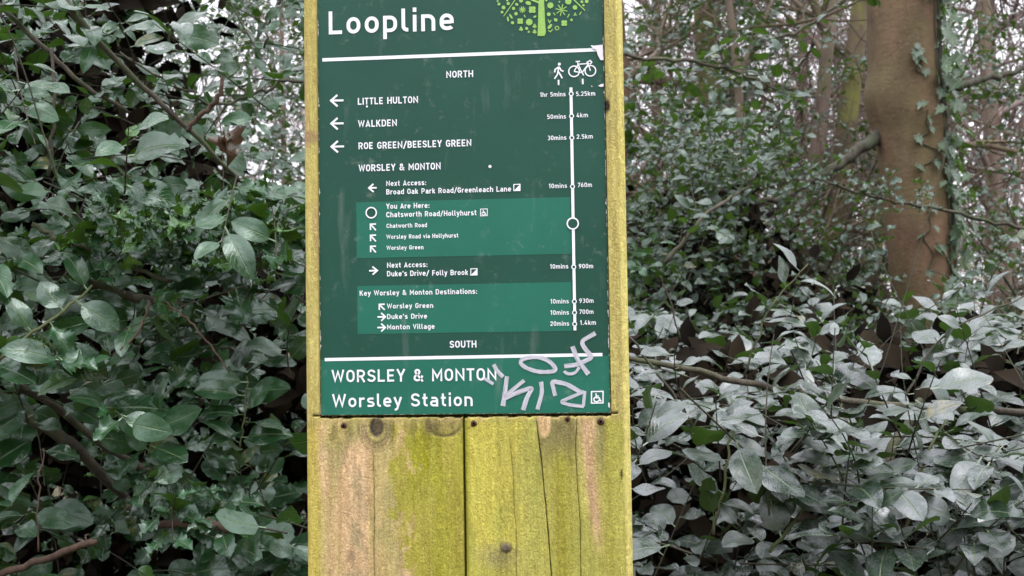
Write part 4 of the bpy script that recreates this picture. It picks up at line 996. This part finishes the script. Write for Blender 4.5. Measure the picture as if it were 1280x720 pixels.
bush('holly_bush', (.95, 1.0, 0), 'near holly with broad grey-sheened leaves lying flat, right of the signpost', 'bush', M['holly_dusty'], [
    dict(lo=np.array((.18, .35, .85)), hi=np.array((1.25, .9, 1.50)), n=185, keep=keepR, dir=np.array((-.1, -.45, .55)), dj=.5, len=(.12, .30), nl=(6, 9), kw=kwR),
    dict(lo=np.array((.20, .8, .8)), hi=np.array((1.7, 2.1, 1.72)), n=420, keep=keepR, dir=np.array((-.1, -.3, .6)), dj=.5, len=(.15, .35), nl=(6, 10), kw=kwR),
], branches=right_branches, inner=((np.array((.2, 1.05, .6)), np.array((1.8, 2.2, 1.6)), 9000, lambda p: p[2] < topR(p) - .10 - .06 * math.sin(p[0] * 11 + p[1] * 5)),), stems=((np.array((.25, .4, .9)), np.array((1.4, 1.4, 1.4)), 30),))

# ---- right, middle distance
def clear_trunk(p):
    """the hollies stand clear of the path that leads to the brown trunk"""
    q, h = pix(p); return 0. if (p[1] < 4.1 and 1092 < q < 1196 and h < 372) else 1.
def patch(name, label, cat, mat, lo, hi, n_, kw, limbs, ln=(.15, .4), nl=(6, 11), keep=None, d=(0, -.3, .4), group=None, inner=()):
    c = (np.array(lo) + np.array(hi)) / 2
    return bush(name, (c[0], c[1], 0), label, cat, mat, [dict(lo=np.array(lo), hi=np.array(hi), n=n_, dir=np.array(d), dj=.7, len=ln, nl=nl, kw=kw, keep=keep)],
                branches=far_branches(c[0], c[1], hi[2] * .66, (hi[0] - lo[0]) * .33, 'twig_dark', limbs), group=group, inner=inner)
kwS = dict(leaf=.058, shapes=L_FARSP + L_FAR + L_FAR, nb=unit((-.05, -.35, .95)), r0=.002, droop=.1, pts=4, jit=.45)
patch('holly_bush', 'spiny grey-green holly in middle distance, just right of the signpost', 'bush', M['holly_far'], (.22, 2.6, .3), (1.6, 4.6, 2.7), 2300, kwS, 8,
      keep=lambda p: float(clear_trunk(p) and p[2] < 2.25 + .4 * fbm(p[0:1] * 3 + 9, p[1:2] * 3, 8)[0] - .55 * smooth(.7, 1.5, p[0]) and (fbm(p[0:1] * 3 + 30, p[2:3] * 2.3 + p[1] + 30, 15)[0] > .44)),
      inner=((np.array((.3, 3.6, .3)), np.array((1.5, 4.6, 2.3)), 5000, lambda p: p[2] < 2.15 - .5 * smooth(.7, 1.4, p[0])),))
kwG = dict(leaf=.056, shapes=L_SMOOTH[:3], nb=unit((-.05, -.3, .95)), r0=.002, droop=.1, pts=5, jit=.4, young=.05)
patch('holly_bush', 'bright-edged holly spreading low in front of the brown trunk', 'bush', M['holly_far'], (.75, 2.0, .4), (2.9, 3.4, 1.72), 330, kwG, 8,
      keep=lambda p: float(clear_trunk(p) and p[2] < 1.55 + .22 * (fbm(p[0:1] * 3 + 9, p[1:2] * 3, 88)[0] - .4)))
kwT = dict(leaf=.050, shapes=L_FARSP + L_FAR, nb=unit((-.2, -.3, .95)), r0=.002, droop=.1, pts=4, jit=.5)
patch('holly_bush', 'pale-leaved holly right of the brown trunk at the edge of the wood', 'bush', M['holly_far'], (1.75, 4.3, .5), (4.6, 6.6, 3.4), 1150, kwT, 8,
      keep=lambda p: float(clear_trunk(p) * (.1 + .9) * (fbm(p[0:1] * 2.4 + 30, p[2:3] * 2.4 + p[1] + 30, 25)[0] > .46)))
kwB = dict(leaf=.055, shapes=L_FAR, nb=unit((0, -.3, .95)), r0=.002, droop=.1, pts=4, jit=.6)
patch('holly_tree', 'dark-leaved holly tree rising among the leaning trunks left of the brown trunk', 'tree', M['holly_far'], (.4, 4.9, .6), (2.5, 7.2, 4.2), 2500, kwB, 8,
      keep=lambda p: float(clear_trunk(p) * (.06 + .94 * (fbm(p[0:1] * 1.9 + 30, p[2:3] * 1.9 + p[1] + 30, 35)[0] > .44))))
# unseen hedge added behind the camera to darken leaf reflections and the board
hb = empty('added_unseen_hedge', (0, -7, 0), 'added unseen hedge behind the camera that darkens the light on the signpost', 'added_unseen_hedge')
lvH = Leaves()
for _ in range(7000):
    p = np.array((rng.uniform(-16, 16), -6 - rng.uniform(0, 2.5), 0)); p[2] = rng.uniform(.0, 5.2 + .9 * math.sin(p[0] * .9) + .5 * math.sin(p[0] * 2.3))
    lvH.put(L_FAR[rng.integers(3)], p, rng.normal(0, 1, 3), unit((0, .5, .8)) + rng.normal(0, .4, 3), rng.uniform(.2, .42), rng.random() * .98)
lvH.build('foliage', M['holly'], hb)
# overhanging sprays
def spray(label, P, R_, leaf, n_sh, mat, nb, shapes, ln=(.12, .28), nl=(5, 8), grp=None):
    root = empty('holly_branch', P[0], label, 'branch', grp); lv, tw = Leaves(), Acc()
    Q = spline(P, 8, .004); a = Acc(); tube(a, Q, np.interp(np.linspace(0, 1, len(Q)), np.linspace(0, 1, len(R_)), R_), 7, wob=.12); a.build('branch', M['limb'], root)
    for i in range(n_sh):
        k = rng.integers(int(len(Q) * .15), len(Q)); T = unit(Q[min(k + 1, len(Q) - 1)] - Q[k - 1])
        shoot(lv, tw, Q[k], unit(T * .5 + rng.normal(0, .6, 3)), rng.uniform(*ln), int(rng.integers(*nl)), leaf, shapes, nb, r0=.0016, pts=5)
    t = tw.build('twigs', M['twig_dark'], root); t['kind'] = 'stuff'; lv.build('foliage', mat, root)
    return root
spray('thin dark holly branch reaching left across the brown undergrowth above middle right', [at(690, 60, 3.6), at(780, 70, 3.6), at(880, 80, 3.7), at(940, 98, 3.8), at(1000, 122, 3.95)], (.007, .006, .002), .052, 20, M['holly_far'], unit((0, -.4, .9)), L_SMOOTH)
spray('leafy holly spray hanging at the top beside the brown trunk', [at(1180, -90, 3.9), at(1100, -40, 3.8), at(1040, 10, 3.7), at(985, 45, 3.6), at(930, 40, 3.6)], (.009, .006, .003), .056, 15, M['holly_far'], unit((0, -.2, .9)), L_SMOOTH)
spray('pale holly spray crossing in front of the brown trunk', [at(1400, 310, 4.3), at(1270, 285, 4.3), at(1180, 262, 4.3), at(1110, 250, 4.25), at(1030, 225, 4.2), at(1000, 210, 4.2)], (.009, .006, .003), .046, 24, M['holly_far'], unit((0, -.45, .85)), L_FARSP)
spray('dark holly twig leaning out above the right-hand bush', [at(830, 330, 3.2), at(880, 270, 3.2), at(930, 235, 3.3), at(950, 215, 3.3)], (.007, .005, .003), .05, 6, M['holly_far'], unit((0, -.4, .9)), L_SMOOTH)
spray('leafy holly bough hanging down into the upper left, close to the post', [at(420, -120, 2.6), at(370, -40, 2.55), at(345, 10, 2.5), at(330, 60, 2.5)], (.006, .004, .0025), .06, 9, M['holly'], unit((.1, -.7, .6)), L_SMOOTH)
spray('thin holly bough with paired bright leaves crossing the upper left gap', [at(420, 90, 2.3), at(350, 105, 2.3), at(280, 130, 2.25), at(225, 110, 2.2), at(150, 65, 2.2)], (.004, .003, .002), .055, 9, M['holly'], unit((.1, -.6, .6)), L_SMOOTH)
# dense small undergrowth in the gap low beside the post
kwU = dict(leaf=.026, shapes=L_FAR, nb=unit((0, -.5, .9)), r0=.0012, droop=.1, pts=4, jit=.6)
patch('bramble', 'small-leaved dark undergrowth low beside the right edge of the post', 'undergrowth', M['ivy'], (.12, 1.3, .3), (.75, 2.2, 1.25), 170, kwU, 6, ln=(.1, .25))

# ------------------------------------------------------------------ the brown trunk with ivy
TD = 5.3
tr = empty('beech_tree', at(1155, 600, TD) * np.array((1, 1, 0)), 'smooth brown tree trunk with a swollen collar and climbing ivy', 'tree')
prof = [(-2300, 1110, 20), (-900, 1116, 32), (-350, 1122, 39), (-60, 1126, 42.5), (0, 1128, 43), (50, 1129, 43), (90, 1130, 44), (118, 1130, 46.5), (140, 1132, 46), (165, 1138, 43.5), (190, 1141, 42.5), (240, 1145, 42), (320, 1151, 40), (400, 1157, 37.5), (600, 1168, 42), (800, 1176, 54), (870, 1180, 72)]
pz = np.array([at(x, y, TD) for y, x, r in prof[::-1]]); pr = np.array([r for *_, r in prof[::-1]]) / F * TD * .945
zz = np.arange(pz[0, 2], pz[-1, 2], .035); nn_ = 40
cx = np.interp(zz, pz[:, 2], pz[:, 0]); cyy = np.interp(zz, pz[:, 2], pz[:, 1]); cr = np.interp(zz, pz[:, 2], pr)
ang = np.arange(nn_) * 2 * math.pi / nn_
A, ZZ = np.meshgrid(ang, zz); RR = cr[:, None] * (1 + .05 * np.sin(A * 2 + ZZ * .7) + .05 * (fbm(np.cos(A) * 1.5 + 9, ZZ * 2 + np.sin(A) * 1.5 + 9, 4) - .5))
# collar ridges and the boss on its left side
zc = at(1130, 150, TD)[2]; RR += .010 * np.exp(-((ZZ - zc - .03 * np.sin(A * 2)) / .035) ** 2) * (.5 + .5 * np.sin((ZZ - zc) * 190 + A * 2))
zb2 = at(1090, 122, TD)[2]; RR += .016 * np.exp(-((ZZ - zb2) / .09) ** 2) * np.exp(-((np.mod(A, 2 * math.pi) - math.pi * 1.03) / .5) ** 2)
V = np.stack([cx[:, None] + RR * np.cos(A), cyy[:, None] + RR * np.sin(A), ZZ], -1).reshape(-1, 3)
k = np.arange(len(zz) - 1)[:, None] * nn_; j = np.arange(nn_)[None]
mesh('trunk', V, np.stack([k + j, k + (j + 1) % nn_, k + nn_ + (j + 1) % nn_, k + nn_ + j], -1).reshape(-1, 4), M['beech'], tr)
def limb(root, pts, R_, m='beech', nm='limb'):
    a = Acc(); P = spline(pts, 7, .006); tube(a, P, np.interp(np.linspace(0, 1, len(P)), np.linspace(0, 1, len(R_)), R_), 10, wob=.12); return a.build(nm, M[m], root)
limb(tr, [at(1118, 150, TD), at(1098, 168, TD - .02), at(1070, 190, TD - .05), at(1040, 212, TD - .1), at(1005, 232, TD - .15), at(980, 246, TD - .2), at(930, 255, TD - .3)], (.030, .030, .025, .020, .015, .010), 'twig_dark')
limb(tr, [at(1165, 118, TD), at(1205, 106, TD), at(1245, 96, TD + .1), at(1300, 80, TD + .2)], (.022, .018, .014, .010), 'twig_dark')
twb = Acc()
def grow(acc, p, d, ln, r, depth, sp=.55, kids=(3, 5), up=.12, n_=5, sides=4, minr=.0016, taper=.55):
    P = [np.array(p)]; dd = unit(d)
    for i in range(n_):
        dd = unit(dd + rng.normal(0, .16, 3) + UP * up * .4); P.append(P[-1] + dd * ln / n_)
    tube(acc, P, np.linspace(r, max(r * taper, minr), n_ + 1), sides if depth > 1 else 3, cap=False)
    if depth <= 0: return
    for _ in range(int(rng.integers(*kids))):
        t = rng.uniform(.25, 1); f = t * n_; k = min(int(f), n_ - 1); q = P[k] + (P[k + 1] - P[k]) * (f - k)
        grow(acc, q, unit(dd + rng.normal(0, sp, 3) + UP * up), ln * rng.uniform(.5, .75), max(r * (1 - .45 * t) * .6, minr), depth - 1, sp, kids, up, max(3, n_ - 1), sides, minr, taper)
ct = at(1122, -600, TD)
for q in range(9): grow(twb, ct + np.array((0, 0, .3 * q)), (math.cos(q * 2.4), math.sin(q * 2.4), .6), 2.0, .05, 3)
twb.build('crown', M['winter'], tr)
# ivy on it
iv = empty('ivy', at(1175, 600, TD) * np.array((1, 1, 0)), 'climbing ivy with pale lobed leaves up the right side of the brown trunk', 'ivy')
lvI, stI = Leaves(), Acc()
def trunk_pt(z, a_, lift_=.012):
    r = np.interp(z, zz, cr) * (1 + .05 * math.sin(a_ * 2 + z * .7)) + lift_
    return np.array((np.interp(z, zz, cx) + r * math.cos(a_), np.interp(z, zz, cyy) + r * math.sin(a_), z)), np.array((math.cos(a_), math.sin(a_), 0))
for s_ in range(10):
    a_ = rng.uniform(-.75, .3); z = .3; P = []
    while z < 4.2:
        p, _ = trunk_pt(z, a_, .006); P.append(p); z += .085; a_ += rng.normal(0, .06); a_ = min(max(a_, -.8), .5)
    tube(stI, P, .004, 5, cap=False)
    for p in P:
        for _ in range(2):
            if rng.random() < .8:
                q = p + rng.normal(0, .038, 3); nrm = unit(np.array((q[0] - np.interp(q[2], zz, cx), q[1] - np.interp(q[2], zz, cyy), .35)) + rng.normal(0, .25, 3) * .3)
                lvI.put(L_IVY[rng.integers(3)], q + nrm * rng.uniform(.01, .05), unit((rng.normal(0, .5), -.2, -.7)), nrm, rng.uniform(.045, .085), rng.random() * .98)
def ivy_strand(pts):
    P = []
    for x, y in pts:
        g = at(x, y, TD); z = g[2]; xx = (g[0] - np.interp(z, zz, cx)) / np.interp(z, zz, cr); a_ = -math.acos(max(-1, min(1, xx))); P.append(trunk_pt(z, a_, .006)[0])
    tube(stI, spline(P, 4), .003, 5, cap=False)
    for p in P:
        nrm = unit(np.array((p[0] - np.interp(p[2], zz, cx), p[1] - np.interp(p[2], zz, cyy), .25)))
        lvI.put(L_IVY[rng.integers(3)], p + nrm * .015 + rng.normal(0, .012, 3), unit((rng.normal(0, .5), -.2, -.7)), nrm + rng.normal(0, .2, 3), rng.uniform(.04, .065), rng.random() * .5)
ivy_strand([(1133, 68), (1134, 80), (1131, 84), (1140, 88), (1132, 97), (1143, 102)])
ivy_strand([(1147, 146), (1146, 160), (1150, 172), (1134, 182), (1150, 190), (1160, 195), (1152, 208), (1136, 215), (1165, 205)])
ivy_strand([(1148, 268), (1152, 290), (1143, 300), (1155, 320), (1150, 338)])
stI.build('stem', M['twig_dark'], iv); lvI.build('foliage', M['ivy'], iv)

# ------------------------------------------------------------------ the bare winter wood behind
def bare_tree(px, d, rad, lean, label, m='winter', tw=None, h=5.5, group=None, seed=0, top=None, name='bare_tree', boughs=9, dep=3):
    b = at(px, 415, d); b[2] = ground_z(b[0], b[1]) - .1
    root = empty(name, b, label, 'tree', group)
    P = [b, b + np.array((lean[0] * .25, lean[1] * .25, h * .25)) + rng.normal(0, .03, 3), b + np.array((lean[0] * .55, lean[1] * .55, h * .5)) + rng.normal(0, .06, 3), b + np.array((lean[0], lean[1], h))]
    a = Acc(); Q = spline(P, 8, .01); tube(a, Q, np.linspace(rad, rad * .35, len(Q)), 12, wob=.10); a.build('trunk', M[m], root)
    t = Acc()
    for q in range(boughs):
        k = int(rng.uniform(.22, 1) * (len(Q) - 1)); a_ = q * 2.4 + rng.uniform(0, 1)
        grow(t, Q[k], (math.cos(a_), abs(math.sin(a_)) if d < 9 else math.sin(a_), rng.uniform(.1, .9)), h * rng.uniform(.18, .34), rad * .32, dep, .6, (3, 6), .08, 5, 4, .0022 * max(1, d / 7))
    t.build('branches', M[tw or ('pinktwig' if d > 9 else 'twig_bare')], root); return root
bare_tree(925, 6.6, .085, (.85, .3, 0), 'leaning grey-brown trunk slanting right, left of the brown trunk', 'winter', h=5.0)
bare_tree(955, 7.2, .13, (.95, .3, 0), 'thick mossy trunk leaning right behind the holly, left of the brown trunk', 'mossy', h=5.2)
bare_tree(985, 6.2, .05, (-.30, .2, 0), 'thin dark sapling crossing the leaning trunks', 'winter', h=4.2)
bare_tree(872, 7.8, .15, (.1, .2, 0), 'upright yellow-mossed trunk in the gap right of the signpost', 'mossy', h=6.0)
bare_tree(802, 6.9, .11, (-.1, .2, 0), 'brown upright trunk half hidden just right of the signpost', 'beech', h=6.0)
bare_tree(1068, 9.0, .12, (.5, .2, 0), 'yellowish mossy trunk just left of the brown trunk', 'mossy', h=6.5)
bare_tree(1262, 10.5, .13, (-.2, 0, 0), 'pale grey trunk at the far right edge', 'winter', h=7)
bare_tree(1215, 8.4, .035, (.6, 0, 0), 'slender bare sapling right of the brown trunk', 'winter', h=5)
proto = [bare_tree(-100 + 700 * q, 15 + 2 * q, .12, (.3, 0, 0), 'bare winter tree in the crowd of thin trees at the back of the wood', h=8.5, group='bare trees at the back of the wood', boughs=16, dep=3) for q in range(3)]
def copy_thing(o, loc, rz, sc):
    c = o.copy(); COL.objects.link(c); c.location = tuple(loc); c.rotation_euler.z = rz; c.scale = (sc, sc, sc)
    for ch in list(o.children): d = ch.copy(); COL.objects.link(d); d.parent = c
    return c
for q in range(15):
    px = -250 + 1900 * ((q * .618) % 1); d = 10.5 + 17 * ((q * .381) % 1)
    b = at(px, 415, d); b[2] = ground_z(b[0], b[1]) - .1
    copy_thing(proto[q % 3], b, q * 1.3, .8 + .5 * ((q * .77) % 1))
# far wood: one soft mass of trunks and twigs that closes the horizon
fw = Acc()
for q in range(45):
    px = -700 + 2800 * rng.random(); d = rng.uniform(30, 46); b = at(px, 415, d); b[2] = ground_z(b[0], b[1]) - .2
    grow(fw, b, (rng.normal(0, .08), 0, 1), rng.uniform(5, 8), rng.uniform(.08, .16), 3, .45, (4, 6), .25, 4, 3, .008)
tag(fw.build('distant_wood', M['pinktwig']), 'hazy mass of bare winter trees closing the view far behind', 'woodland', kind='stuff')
# brambly brown understorey between the trees
us = Acc()
for q in range(70):
    px = -300 + 1900 * rng.random(); d = rng.uniform(7, 16); b = at(px, 415, d); b[2] = ground_z(b[0], b[1]) - .05
    grow(us, b, (rng.normal(0, .5), rng.normal(0, .3), 1), rng.uniform(.6, 1.5), .006, 2, .7, (3, 5), .02, 4, 3, .0025)
tag(us.build('undergrowth', M['twig_dead']), 'tangle of brown leafless undergrowth between the trees', 'undergrowth', kind='stuff')
